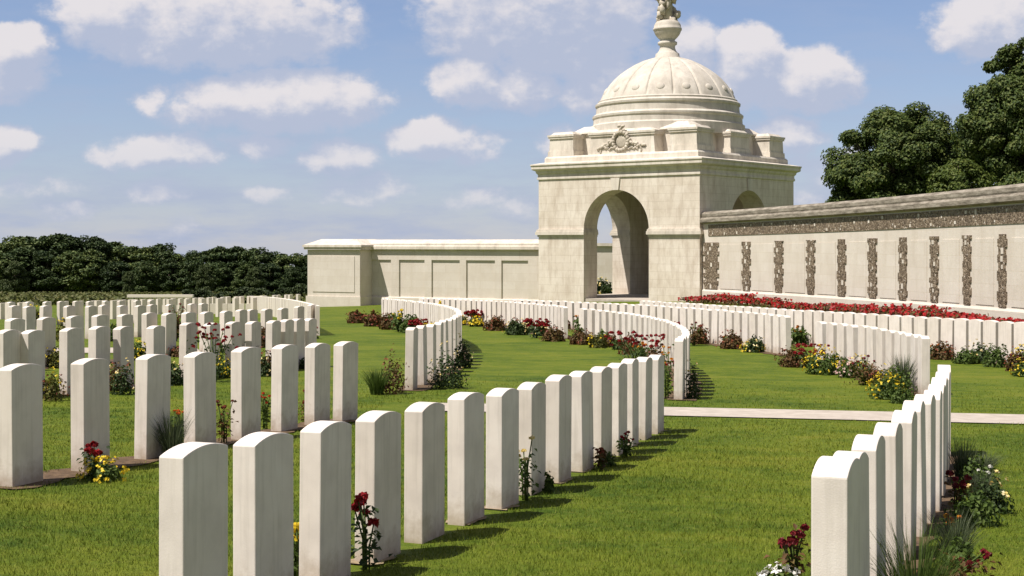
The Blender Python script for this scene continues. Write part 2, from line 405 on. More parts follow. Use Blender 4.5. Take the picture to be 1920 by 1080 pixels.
# ------------------------------------------------------------------ headstones
ROWS = {'A':[(-1.24,5.41,1.24),(-1.06,5.93,1.23),(-0.87,6.46,1.23),(-0.68,7.04,1.23),(-0.48,7.62,1.24),(-0.27,8.2,1.24),(-0.06,8.77,1.24),(0.13,9.4,1.25),(0.33,9.96,1.25),(0.53,10.56,1.26),(0.71,11.15,1.26),(0.88,11.64,1.27),(1.04,12.25,1.28),(1.21,12.82,1.29),(1.38,13.34,1.3)],
'B':[(-3.5,9.89,1.29),(-3.26,10.73,1.28),(-2.99,11.52,1.27),(-2.76,12.28,1.25),(-2.5,13.03,1.24),(-2.27,13.83,1.23),(-2.03,14.46,1.22),(-1.8,14.97,1.21)],
'R':[(1.22,5.2,1.17),(1.4,5.73,1.17),(1.66,6.44,1.18),(1.92,7.06,1.19),(2.19,7.76,1.2),(2.47,8.49,1.21),(2.67,8.98,1.21),(2.87,9.47,1.22),(3.08,10.06,1.23),(3.31,10.73,1.23),(3.58,11.54,1.24),(3.89,12.49,1.26)],
'L1':[(-5.87,16.15,1.24),(-5.69,16.46,1.23),(-5.42,17.04,1.23),(-5.3,17.8,1.23),(-5.08,18.17,1.23),(-4.83,18.81,1.23),(-4.61,19.73,1.23),(-4.42,20.39,1.23),(-4.18,20.8,1.23),(-3.96,21.22,1.23),(-3.78,21.93,1.23),(-3.64,22.32,1.23),(-3.51,22.71,1.23),(-3.38,23.12,1.23)],
'L2':[(-7.59,21.14,1.37),(-7.41,22.04,1.35),(-7.23,22.98,1.34),(-6.99,23.55,1.33),(-6.84,24.54,1.33),(-6.69,25.59,1.33),(-6.38,25.75,1.33),(-6.26,26.83,1.34),(-6.05,27.45,1.35),(-5.91,28.64,1.37),(-5.72,29.29,1.38),(-5.62,29.93,1.4),(-5.42,30.61,1.42),(-5.28,31.94,1.46),(-5.24,34.07,1.55),(-5.25,36.41,1.68)],
'C':[(-1.41,19.38,1.47),(-1.32,20.32,1.48),(-1.24,21.27,1.5),(-1.18,22.22,1.51),(-1.13,23.16,1.52),(-1.09,24.11,1.54),(-1.06,25.06,1.55),(-1.05,26.01,1.57),(-1.05,26.96,1.58),(-1.07,27.91,1.6),(-1.12,29.3,1.62),(-1.14,29.76,1.62),(-1.17,30.22,1.63),(-1.2,30.68,1.64),(-1.23,31.14,1.65),(-1.27,31.6,1.65),(-1.3,32.05,1.66),(-1.35,32.51,1.67),(-1.39,32.97,1.67),(-1.44,33.43,1.68),(-1.5,33.88,1.69),(-1.55,34.34,1.7),(-1.61,34.8,1.7),(-1.67,35.25,1.71),(-1.74,35.71,1.71),(-1.8,36.16,1.72),(-1.87,36.62,1.73),(-1.95,37.07,1.73),(-2.02,37.52,1.74),(-2.1,37.98,1.74),(-2.18,38.43,1.75),(-2.27,38.88,1.76),(-2.35,39.34,1.76),(-2.44,39.79,1.77),(-2.53,40.24,1.77),(-2.62,40.69,1.77),(-2.71,41.14,1.78),(-2.81,41.59,1.78),(-2.91,42.04,1.79),(-3.01,42.49,1.79),(-3.11,42.94,1.79),(-3.21,43.39,1.8),(-3.31,43.83,1.8),(-3.42,44.28,1.8),(-3.52,44.73,1.8),(-3.63,45.18,1.81),(-3.74,45.62,1.81),(-3.84,46.07,1.81),(-3.95,46.52,1.81),(-4.06,46.97,1.81),(-4.17,47.41,1.81),(-4.28,47.86,1.81),(-4.39,48.31,1.81),(-4.5,48.75,1.81)],
'D':[(2.08,17.23,1.37),(2.19,17.8,1.39),(2.29,18.37,1.41),(2.37,18.94,1.43),(2.45,19.52,1.45),(2.51,20.09,1.47),(2.57,20.67,1.48),(2.62,21.25,1.5),(2.66,21.83,1.51),(2.69,22.41,1.52),(2.71,22.99,1.54),(2.73,23.57,1.55),(2.73,24.15,1.57),(2.73,24.73,1.58),(2.72,25.31,1.59),(2.7,25.89,1.61),(2.68,26.46,1.62),(2.64,27.04,1.64),(2.6,27.62,1.65),(2.55,28.2,1.67),(2.48,28.78,1.69),(2.41,29.35,1.71),(2.32,29.92,1.73),(2.22,30.5,1.75),(2.11,31.07,1.78),(1.99,31.63,1.8),(1.85,32.19,1.83),(1.69,32.75,1.86)],
'D2':[(1.32,34.8,1.72),(1.25,35.25,1.73),(1.17,35.71,1.75),(1.09,36.16,1.76),(1.0,36.61,1.77),(0.9,37.06,1.78),(0.8,37.51,1.8),(0.7,37.96,1.81),(0.59,38.4,1.82),(0.47,38.85,1.83),(0.35,39.29,1.85),(0.22,39.74,1.86),(0.09,40.18,1.87),(-0.05,40.61,1.88),(-0.19,41.05,1.89),(-0.34,41.49,1.9),(-0.49,41.92,1.91),(-0.65,42.35,1.93),(-0.81,42.78,1.94),(-0.98,43.21,1.95),(-1.15,43.64,1.96),(-1.33,44.06,1.97),(-1.51,44.49,1.98),(-1.69,44.91,1.99),(-1.88,45.33,2.0),(-2.08,45.74,2.01),(-2.27,46.16,2.02),(-2.48,46.57,2.03),(-2.68,46.99,2.04),(-2.89,47.39,2.05),(-3.1,47.8,2.06)],
'G':[(5.7,19.2,1.46),(5.75,19.72,1.48),(5.79,20.25,1.51),(5.82,20.78,1.53),(5.84,21.31,1.55),(5.84,21.84,1.58),(5.83,22.37,1.6),(5.81,22.9,1.63),(5.77,23.43,1.65),(5.72,23.96,1.67),(5.66,24.48,1.7),(5.59,25.01,1.72)],
'G2':[(5.57,28.19,1.71),(5.5,28.65,1.72),(5.43,29.12,1.74),(5.35,29.58,1.75),(5.26,30.04,1.76),(5.17,30.5,1.77),(5.08,30.96,1.78),(4.97,31.42,1.79),(4.87,31.88,1.8),(4.76,32.34,1.82),(4.64,32.79,1.83),(4.52,33.25,1.84),(4.39,33.7,1.85),(4.26,34.15,1.86),(4.12,34.6,1.87),(3.98,35.05,1.88),(3.84,35.49,1.89),(3.69,35.94,1.9),(3.53,36.38,1.91),(3.37,36.82,1.92),(3.21,37.27,1.93),(3.04,37.7,1.94),(2.86,38.14,1.95),(2.69,38.58,1.96),(2.51,39.01,1.97),(2.32,39.44,1.98),(2.13,39.87,1.99),(1.94,40.3,2.0),(1.74,40.73,2.01),(1.54,41.15,2.02),(1.33,41.57,2.03),(1.12,41.99,2.04),(0.91,42.41,2.04),(0.7,42.83,2.05),(0.48,43.25,2.06),(0.25,43.66,2.07),(0.03,44.07,2.08)],
'K':[(9.74,24.81,1.97),(9.58,25.19,1.97),(9.42,25.57,1.97),(9.26,25.94,1.97),(9.1,26.32,1.96),(8.95,26.7,1.96),(8.79,27.08,1.96),(8.64,27.46,1.95),(8.49,27.84,1.95),(8.34,28.22,1.95),(8.19,28.61,1.94),(8.04,28.99,1.94),(7.89,29.37,1.94),(7.74,29.75,1.93),(7.6,30.14,1.93),(7.45,30.52,1.93),(7.31,30.9,1.93),(7.17,31.29,1.92),(7.03,31.67,1.92),(6.89,32.06,1.92),(6.75,32.45,1.91),(6.61,32.83,1.91),(6.48,33.22,1.91),(6.34,33.61,1.9),(6.21,33.99,1.9),(6.08,34.38,1.9),(5.95,34.77,1.89),(5.82,35.16,1.89),(5.69,35.55,1.89),(5.56,35.94,1.88),(5.44,36.33,1.88),(5.31,36.72,1.88),(5.19,37.11,1.87),(5.07,37.5,1.87),(4.95,37.89,1.87),(4.83,38.29,1.86),(4.71,38.68,1.86),(4.59,39.07,1.86),(4.48,39.47,1.85),(4.36,39.86,1.85),(4.25,40.25,1.85),(4.14,40.65,1.84),(4.03,41.04,1.84),(3.92,41.44,1.84)],
'H':[(-5.12,36.41,1.77),(-5.23,36.95,1.77),(-5.34,37.49,1.77),(-5.45,38.03,1.77),(-5.56,38.57,1.77),(-5.67,39.11,1.77),(-5.78,39.65,1.78),(-5.89,40.19,1.78),(-6.0,40.72,1.78),(-6.12,41.26,1.78),(-6.23,41.8,1.78),(-6.35,42.34,1.78),(-6.46,42.88,1.78),(-6.58,43.41,1.78),(-6.69,43.95,1.79),(-6.81,44.49,1.79),(-6.93,45.03,1.79),(-7.05,45.56,1.79),(-7.17,46.1,1.79),(-7.29,46.64,1.79),(-7.41,47.17,1.79),(-7.53,47.71,1.79),(-7.65,48.25,1.79),(-7.77,48.78,1.8),(-7.9,49.32,1.8),(-8.02,49.85,1.8),(-8.14,50.39,1.8),(-8.27,50.93,1.8),(-8.4,51.46,1.8),(-8.52,52.0,1.8),(-8.65,52.53,1.8),(-8.78,53.07,1.81),(-8.9,53.6,1.81),(-9.03,54.14,1.81),(-9.16,54.67,1.81),(-9.29,55.2,1.81),(-9.42,55.74,1.81),(-9.56,56.27,1.81),(-9.69,56.81,1.81),(-9.82,57.34,1.82),(-9.95,57.87,1.82),(-10.09,58.41,1.82),(-10.22,58.94,1.82),(-10.36,59.47,1.82),(-10.49,60.01,1.82),(-10.63,60.54,1.82),(-10.77,61.07,1.82),(-10.9,61.61,1.82),(-11.04,62.14,1.83),(-11.18,62.67,1.83),(-11.32,63.2,1.83),(-11.46,63.73,1.83),(-11.6,64.27,1.83),(-11.74,64.8,1.83),(-11.89,65.33,1.83),(-12.03,65.86,1.83),(-12.17,66.39,1.83),(-12.32,66.92,1.84),(-12.46,67.45,1.84),(-12.61,67.98,1.84),(-12.75,68.51,1.84),(-12.9,69.04,1.84),(-13.04,69.57,1.84),(-13.19,70.1,1.84),(-13.34,70.63,1.84)],
'L3':[(-12.07,33.62,1.1),(-11.39,32.73,1.1),(-11.38,33.8,1.1),(-10.83,33.93,1.1),(-10.34,34.04,1.1),(-10.32,35.09,1.1),(-9.87,35.14,1.1),(-9.45,35.2,1.1),(-9.4,36.23,1.1),(-9.18,37.3,1.1),(-8.85,38.37,1.1),(-8.55,38.34,1.1)],
'L4':[(-17.2,47.6,1.15),(-16.6,47.7,1.15),(-16.0,47.7,1.15),(-15.6,48.0,1.15),(-15.2,48.4,1.15),(-14.8,48.6,1.15),(-14.3,48.8,1.15),(-13.8,48.9,1.15),(-13.3,49.2,1.15),(-12.9,49.6,1.15)]}

ORD = ['first', 'second', 'third', 'fourth', 'fifth', 'sixth', 'seventh', 'eighth', 'ninth', 'tenth', 'eleventh', 'twelfth', 'thirteenth', 'fourteenth', 'fifteenth', 'sixteenth', 'seventeenth', 'eighteenth', 'nineteenth', 'twentieth']
ORD += ['twenty-'+o for o in ORD[:9]] + ['thirtieth'] + ['thirty-'+o for o in ORD[:9]] + ['fortieth'] + ['forty-'+o for o in ORD[:9]] + ['fiftieth'] + ['fifty-'+o for o in ORD[:9]] + ['sixtieth'] + ['sixty-'+o for o in ORD[:9]]
# row: (position factor, height factor, yaw override or None, words that finish the label, group)
INFO = {
 'A': (1.04, 0.965, None, 'from the camera in the long central foreground row', 'headstones of the central foreground row'),
 'B': (0.965, 1.02, None, 'from the camera in the left foreground row', 'headstones of the left foreground row'),
 'R': (1.0, 1.0, None, 'from the camera in the tight row at the right edge', 'headstones of the right foreground row'),
 'L1': (1.0, 1.0, 1.33, 'from the left in the row behind the left foreground row', 'headstones of the second left row'),
 'L2': (1.0, 1.0, 1.25, 'from the left in the third row of the left field', 'headstones of the third left row'),
 'L3': (1.0, 1.0, 1.26, 'from the left in the fourth row of the left field', 'headstones of the fourth left row'),
 'L4': (1.0, 1.0, 1.27, 'from the left in the farthest countable row of the left field', 'headstones of the fifth left row'),
 'C': (0.96, 1.03, None, 'from the camera in the hooked row left of centre', 'headstones of the hooked row left of centre'),
 'D': (1.035, 0.965, None, 'from the camera in the curve behind the central row', 'headstones of the curved row right of centre'),
 'D2': (1.0, 1.0, None, 'left of the narrow gap in the far row below the tower', 'headstones left of the narrow gap'),
 'G': (1.0, 1.0, None, 'from the camera in the curve behind the right row', 'headstones of the right curved row'),
 'G2': (1.0, 1.0, None, 'left of the grassy gap in the far right row', 'headstones left of the grassy gap'),
 'K': (1.0, 1.0, None, 'from the right in the far row under the red flower bed', 'headstones under the red flower bed'),
}
def headstone_mesh(name, w=0.345, t=0.112, h=0.81, sag=0.05, sink=0.12, bevel=0.006):
    n = 10; prof = [(-w/2, -sink), (w/2, -sink)]
    R = (w*w/4 + sag*sag)/(2*sag); a0 = math.asin(min(1, w/2/R))
    for i in range(n+1):
        a = a0 - 2*a0*i/n
        prof.append((R*sin(a), h - R + R*cos(a)))
    bm = bmesh.new()
    fr = [bm.verts.new((x, -t/2, z)) for x, z in prof]; bk = [bm.verts.new((x, t/2, z)) for x, z in prof]
    bm.faces.new(fr); bm.faces.new(bk[::-1])
    N = len(prof)
    for i in range(N): bm.faces.new((fr[i], bk[i], bk[(i+1) % N], fr[(i+1) % N]))
    bmesh.ops.recalc_face_normals(bm, faces=bm.faces)
    ed = [e for e in bm.edges if len(e.link_faces) == 2 and e.calc_face_angle(0) > 0.6 and max(v.co.z for v in e.verts) > 0]
    bmesh.ops.bevel(bm, geom=ed, offset=bevel, segments=2, profile=0.6, affect='EDGES')
    for f in bm.faces:
        if len(f.verts) == 4 and abs(f.normal.y) < 0.5 and f.normal.z > 0.2: f.smooth = True
    me = bpy.data.meshes.new(name); bm.to_mesh(me); bm.free(); return me
HS = [headstone_mesh('headstone', h=0.81+d, sag=s) for d, s in ((0, 0.029), (0.004, 0.027), (-0.005, 0.032))]
HS_R = headstone_mesh('headstone', sag=0.044)
STONE_XY = []
LINES = {}
FAR_ROW = ROWS.pop('H')
for rk, pts in ROWS.items():
    kf, hf, yw, words, grp = INFO[rk]
    LINES[rk] = [(x*kf, y*kf) for x, y, _ in pts]
    for i, (x, y, a) in enumerate(pts):
        x *= kf; y *= kf
        a = (yw if yw is not None else a) + random.gauss(0, 0.012)
        o = link('headstone', HS_R if rk == 'R' else HS[random.randrange(3)], M['stone'], None, (x, y, gz(x, y)), (random.gauss(0, 0.009), random.gauss(0, 0.009), a))
        o.scale = (1, 1, hf*(1+random.gauss(0, 0.004)))
        if rk == 'R' and i == 0: o.scale = (1.0, 1.18, 1.05)
        lab = '%s white headstone %s' % (ORD[i], words)
        tag(o, lab, 'headstone', grp)
        STONE_XY.append((x, y, a))
# the last rows of the left field, too small and dense to count
far = MB()
def far_stone(x, y, a):
    b = len(far.v); far.box((x, y, gz(x, y)+0.36), (0.36, 0.12, 0.84), a)
for i in range(26):
    far_stone(-27 + i*0.62 + random.uniform(-.15, .15), 66 + 0.25*i + random.uniform(-.6, .6), 1.25)
for i in range(22): far_stone(-25 + i*0.7, 57 + 0.1*i + random.uniform(-.4, .4), 1.25)
for i in range(14): far_stone(-17.6 + i*0.48, 62.0 + 0.9*i, 1.35)
for x, y, a in FAR_ROW: far_stone(x, y, a)
for i in range(6): far.box((-14.6+i*0.42, 66, gz(-14, 66)+0.2), (0.36, 0.12, 0.56), 0.1)
far.build('distant_headstones', M['far_stone'])
fo = bpy.data.objects['distant_headstones']
tag(fo, 'dense last rows of tiny white headstones below the distant wood', 'headstones', kind='stuff')
# the pale block of stones standing side by side at the far end of the left field
blk = MB()
for i in range(14):
    x = -22.05 + i*0.26; y = 80.5
    blk.box((x, y, gz(x, y)+0.42), (0.20, 0.14, 0.9))
blk.box((-20.4, 80.62, gz(-20.4, 80.5)+0.38), (3.6, 0.08, 0.8))
blk.box((-20.4, 80.5, gz(-20.4, 80.5)+0.94), (3.8, 0.40, 0.15))
tag(blk.build('low_wall', M['far_stone']), 'low white wall with a pale coping far off beneath the distant wood', 'wall')

# soil under the rows
for rk, w, mt in (('B', 0.34, 'soil'), ('R', 0.30, 'soil'), ('C', 0.4, 'soil'), ('D', 0.4, 'soil'), ('G', 0.45, 'soil'), ('L1', 0.36, 'soil'), ('L2', 0.36, 'soil'), ('D2', 0.6, 'soil'), ('G2', 0.6, 'soil'), ('K', 0.6, 'soil')):
    L = LINES[rk]
    P = [L[0]] + L[1:-1:2] + [L[-1]]
    d0 = (L[0][0]-L[1][0], L[0][1]-L[1][1]); l = math.hypot(*d0)
    P = [(L[0][0]+d0[0]/l*0.25, L[0][1]+d0[1]/l*0.25)] + P
    ribbon('soil', P, (w, w), M[mt], 0.010, jit=0.35)

for i, (x, y) in enumerate(LINES['A']):          # bare sandy spots at the feet of some stones
    if i % 3 == 1: continue
    a = ROWS['A'][i][2]; s0 = random.uniform(-.26, -.12); s1 = random.uniform(0.02, 0.2)
    ribbon('soil', [(x+cos(a)*s0, y+sin(a)*s0), (x+cos(a)*(s0+s1)/2, y+sin(a)*(s0+s1)/2), (x+cos(a)*s1, y+sin(a)*s1)], (0.15, 0.2), M['sandy'], 0.010, jit=0.3)

# short blades of the mown lawn
def build_blades(N=380000):
    u = RNG.uniform(-0.40, 0.40, N); d = 4.1*np.exp(RNG.uniform(0, 1, N)*math.log(22/4.1))
    x = u*d; y = d
    keep = np.ones(N, bool)
    keep &= ~((y > 15.4+RNG.normal(0, .02, N)) & (y < 16.6+RNG.normal(0, .02, N)) & (x > -1.5))
    for rk, w in (('A', 0.08), ('B', 0.15), ('R', 0.11), ('C', 0.17), ('D', 0.17), ('L1', 0.15), ('G', 0.2)):
        L = np.array(LINES[rk])
        for a, b in zip(L[:-1], L[1:]):
            e = b-a; le = np.dot(e, e)
            near = np.where((np.abs(x-(a[0]+b[0])/2) < 1.2) & (np.abs(y-(a[1]+b[1])/2) < 1.2) & keep)[0]
            if len(near) == 0: continue
            t = np.clip(((x[near]-a[0])*e[0]+(y[near]-a[1])*e[1])/le, 0, 1)
            dist = np.hypot(x[near]-a[0]-t*e[0], y[near]-a[1]-t*e[1])
            keep[near[dist < w*(0.75+0.5*RNG.random(len(near)))]] = False
    keep &= RNG.random(N) > np.clip((d-12)/10, 0, 1)
    x = x[keep]; y = y[keep]; d = d[keep]; n = len(x)
    z = gz_np(x, y)
    patch = 0.5+0.5*np.sin(x*2.1+1.3*np.sin(y*1.7))*np.sin(y*1.9+x*0.6)
    h = RNG.uniform(0.010, 0.026, n)*(0.8+0.5*patch)*(1+0.012*d)
    w = 0.0029*(d/6)**0.85*RNG.uniform(0.8, 1.5, n)
    az = RNG.uniform(0, 2*pi, n); lean = np.abs(RNG.normal(0.55, 0.45, n)); la = RNG.uniform(0, 2*pi, n)
    v = np.empty((n, 3, 3))
    v[:, 0] = np.stack([x-np.cos(az)*w/2, y-np.sin(az)*w/2, z-0.004], -1)
    v[:, 1] = np.stack([x+np.cos(az)*w/2, y+np.sin(az)*w/2, z-0.004], -1)
    v[:, 2] = np.stack([x+np.cos(la)*h*lean, y+np.sin(la)*h*lean, z+h], -1)
    me = tri_mesh('mown_grass', v.reshape(-1, 3), np.arange(n*3))
    tag(link('mown_grass', me, M['blades']), 'short mown grass of the sunlit lawn between the headstone rows', 'grass', kind='stuff')
build_blades()

# ------------------------------------------------------------------ plants
PLANTS = [
('rose', -3.01, 10.06, 0.22, 0.23, 'red', 'low rose with deep red blooms between the two leftmost headstones of the left foreground row'),
('pansy', -2.91, 9.85, 0.16, 0.36, 'yellow', 'yellow pansies at the foot of the second headstone in the left foreground row'),
('tuft', -2.9, 11.14, 0.39, 0.32, 'grey', 'grey-green grassy tuft leaning on the third headstone of the left foreground row'),
('tall', -2.84, 11.88, 0.32, 0.13, 'orange', 'orange and red flowers behind the gap after the third headstone on the left'),
('tall', -2.53, 12.18, 0.39, 0.16, 'brown', 'dark green plant with brown-red tips between the fourth and fifth left headstones'),
('tall', -2.38, 13.37, 0.36, 0.11, 'scarlet', 'scarlet flowered plant between the fifth and sixth left foreground headstones'),
('tall', -2.1, 14.15, 0.27, 0.12, 'brown', 'brownish plant between the last three headstones of the left foreground row'),
('rose', -4.18, 19.47, 0.66, 0.58, 'red', 'tall rose crowned with dark red blooms above the left foreground headstones'),
('rose', -0.73, 6.99, 0.38, 0.23, 'red', 'rose with a few deep red blooms beside the fourth headstone of the central foreground row'),
('tall', -1.04, 6.71, 0.28, 0.06, 'yellow', 'yellow flowers squeezed between the second and third central foreground headstones'),
('tall', 0.09, 9.4, 0.44, 0.14, 'cream', 'tall leafy plant with cream and yellow flowers before the eighth central headstone'),
('bush', 0.26, 9.76, 0.16, 0.09, 'green', 'small dark green plant at the foot of the ninth central headstone'),
('tall', 0.68, 11.05, 0.17, 0.11, 'brown', 'small reddish plant among the far central foreground headstones'),
('bush', 0.78, 11.25, 0.14, 0.15, 'green', 'low leafy plant at the foot of the tall central row, past its middle'),
('tall', 0.96, 11.83, 0.22, 0.16, 'red', 'small plant with dark red buds near the far end of the central foreground row'),
('rose', 1.47, 14.11, 0.22, 0.13, 'darkred', 'dark red rose by the last headstone of the central foreground row'),
('rose', 1.42, 6.99, 0.28, 0.16, 'darkred', 'maroon flowers beside the nearest headstone of the right foreground row'),
('pansy', 1.3, 6.76, 0.12, 0.24, 'white', 'white flowers at the bottom edge beside the nearest right headstone'),
('tuft', 1.82, 6.24, 0.44, 0.43, 'green', 'large tuft of ornamental grass beside the right foreground row'),
('bush', 2.42, 7.51, 0.18, 0.23, 'green', 'broad leafy green plant just right of the large ornamental grass'),
('tall', 2.57, 8.13, 0.18, 0.13, 'redyellow', 'red and yellow flowers between ornamental grass and headstone shadows'),
('rose', 3.06, 9.53, 0.23, 0.21, 'darkred', 'dark red flowered clump against the right foreground row'),
('tuft', 3.5, 10.77, 0.36, 0.23, 'grey', 'upright grey-green lavender against the far half of the right foreground row'),
('tall', 3.58, 10.51, 0.16, 0.11, 'white', 'few pale flowers on thin stems right of the lavender'),
('bush', -1.54, 17.94, 0.54, 0.32, 'brown', 'brown-red leafed shrub in front of the near end of the curved middle row'),
('tuft', -1.73, 17.73, 0.29, 0.27, 'green', 'loose green tuft left of the brown-red shrub'),
('bush', -0.89, 18.98, 0.51, 0.51, 'darkgreen', 'dark shrub flecked with white behind the curved middle row'),
('bush', -0.83, 23.35, 0.47, 0.31, 'darkgreen', 'dark green shrub at the bend of the curved middle row'),
('rose', 2.13, 23.88, 0.51, 0.79, 'red', 'broad rose bush full of crimson blooms above the central foreground row'),
('tall', 1.99, 17.84, 0.58, 0.15, 'redyellow', 'red and yellow flowers left of the hook-shaped row end'),
('bush', 2.33, 17.9, 0.47, 0.19, 'darkgreen', 'dark green bush behind the hook-shaped row end'),
('bush', 5.02, 24.64, 0.36, 0.55, 'brown', 'brown-red low bush at the far end of the right curved row'),
('pansy', 5.14, 22.87, 0.39, 0.55, 'yellow', 'bright yellow flower cushion at the far end of the right curved row'),
('pansy', 5.4, 22.22, 0.26, 0.34, 'pink', 'pale pink flower cushion in the bed of the right curved row'),
('tall', 5.26, 20.72, 0.37, 0.4, 'darkred', 'dark red flowers on stems in front of the right curved row'),
('pansy', 4.95, 18.39, 0.3, 0.41, 'yellow', 'yellow flowers with green leaves near the end of the right curved row'),
('bush', 5.0, 17.8, 0.23, 0.31, 'green', 'leafy green plant with pale tips near the end of the right curved row'),
('tuft', 5.52, 19.57, 0.44, 0.26, 'grey', 'tall pale grass against the right curved row'),
('bush', 4.81, 30.35, 0.35, 0.51, 'brown', 'brown and olive bush in the bed of the second curved row on the right'),
('pansy', 5.07, 29.19, 0.22, 0.4, 'yellow', 'small yellow cushion in front of the gap between the right rows'),
('bush', 5.54, 30.02, 0.3, 0.46, 'grey', 'grey-green cushion near the end of the row with a tall gap'),
('tall', 4.13, 31.58, 0.44, 0.32, 'brown', 'rust coloured flowers right behind the hook-shaped row end'),
('bush', 8.42, 27.19, 0.36, 0.48, 'brown', 'brown-red bush right of the right curved row end'),
('bush', 8.52, 26.01, 0.28, 0.46, 'green', 'rounded green bush in front of the rightmost far row'),
('bush', 8.8, 25.21, 0.41, 0.48, 'green', 'larger green bush in front of the rightmost far row'),
('bush', 8.79, 24.18, 0.35, 0.37, 'brown', 'dark brown-red bush at the right edge of the photo'),
('pansy', 8.45, 22.94, 0.23, 0.32, 'yellow', 'yellow flowers at the right edge of the photo'),
('bush', 6.76, 32.24, 0.42, 0.5, 'green', 'yellow-green plant seen through the gap between two right rows'),
('bush', -5.23, 46.56, 0.39, 0.57, 'brown', 'leftmost reddish bush of the far curved bed beside the stone pier'),
('bush', -4.33, 43.3, 0.43, 0.6, 'brown', 'reddish bush second from the left in the far curved bed'),
('bush', -3.59, 40.54, 0.44, 0.56, 'brown', 'dark red-brown bush in the middle of the far curved bed'),
('tall', -3.17, 38.92, 0.51, 0.45, 'yellow', 'yellow flowers in the middle of the far curved bed'),
('bush', -2.76, 38.15, 0.5, 0.59, 'green', 'green bush near the right end of the far curved bed'),
('tall', -2.56, 45.92, 0.6, 0.78, 'yellow', 'thin yellow flowers standing above the far curved bed'),
('rose', -2.3, 49.07, 0.42, 0.26, 'red', 'single red rose beside the bend of the curved middle row'),
('rose', -1.15, 42.84, 0.4, 0.43, 'red', 'small rose just right of the bend of the curved middle row'),
('bush', -0.46, 39.54, 0.37, 0.61, 'brown', 'brown-green bush in the long far bed, left part'),
('bush', 0.11, 36.75, 0.37, 0.57, 'darkgreen', 'dark green bush in the long far bed before the arch tower'),
('rose', 0.6, 34.92, 0.4, 0.51, 'red', 'crimson rose bush in the long far bed below the tower wall'),
('bush', 1.0, 33.28, 0.36, 0.51, 'brown', 'brown-red bush just left of the narrow gap in the far row'),
('bush', 1.59, 31.82, 0.32, 0.54, 'brown', 'reddish bush just right of the narrow gap in the far row'),
('bush', 1.9, 30.46, 0.28, 0.42, 'olive', 'olive bush behind the crimson rose bush'),
('bush', 2.24, 30.95, 0.26, 0.36, 'brown', 'reddish plant left of the crimson rose bush'),
('bush', -5.3, 16.01, 0.32, 0.22, 'olive', 'olive and yellow bush behind the first left foreground headstone'),
('bush', -4.8, 17.06, 0.38, 0.3, 'darkgreen', 'dark green bush between two headstones of the second left row'),
('bush', -4.63, 18.95, 0.29, 0.23, 'darkgreen', 'low dark plant in the second left row, left of the tall dark red rose'),
('tall', -7.89, 32.55, 0.75, 0.33, 'brown', 'rust coloured plant rising in the third left row'),
('bush', -15.75, 45.82, 0.6, 0.53, 'olive', 'olive plant in the third left row near the photo edge'),
('bush', -10.43, 32.28, 0.5, 0.37, 'olive', 'yellow-green plant among distant left headstones'),
('bush', -9.32, 32.4, 0.42, 0.3, 'green', 'green plant among distant left headstones left of the tall white post'),
('tall', -6.08, 31.28, 0.53, 0.29, 'redyellow', 'small red flowered plant between headstones in the second left row'),
('bush', -3.68, 20.71, 0.25, 0.21, 'darkgreen', 'low dark plant behind the sixth left foreground headstone')]

def blossom(mb_name, c, r, mat, parent):
    n = 26
    d = RNG.normal(size=(n, 3)); d /= np.linalg.norm(d, axis=1, keepdims=True); d[:, 2] = np.abs(d[:, 2])*0.9 - 0.25
    C = np.array(c) + d*r*RNG.uniform(0.45, 1.0, (n, 1)); N = d + RNG.normal(0, .25, (n, 3))
    me = leaf_mesh(mb_name, C, N, r*1.15, r*1.1, 0.2)
    return link(mb_name, me, mat, parent)

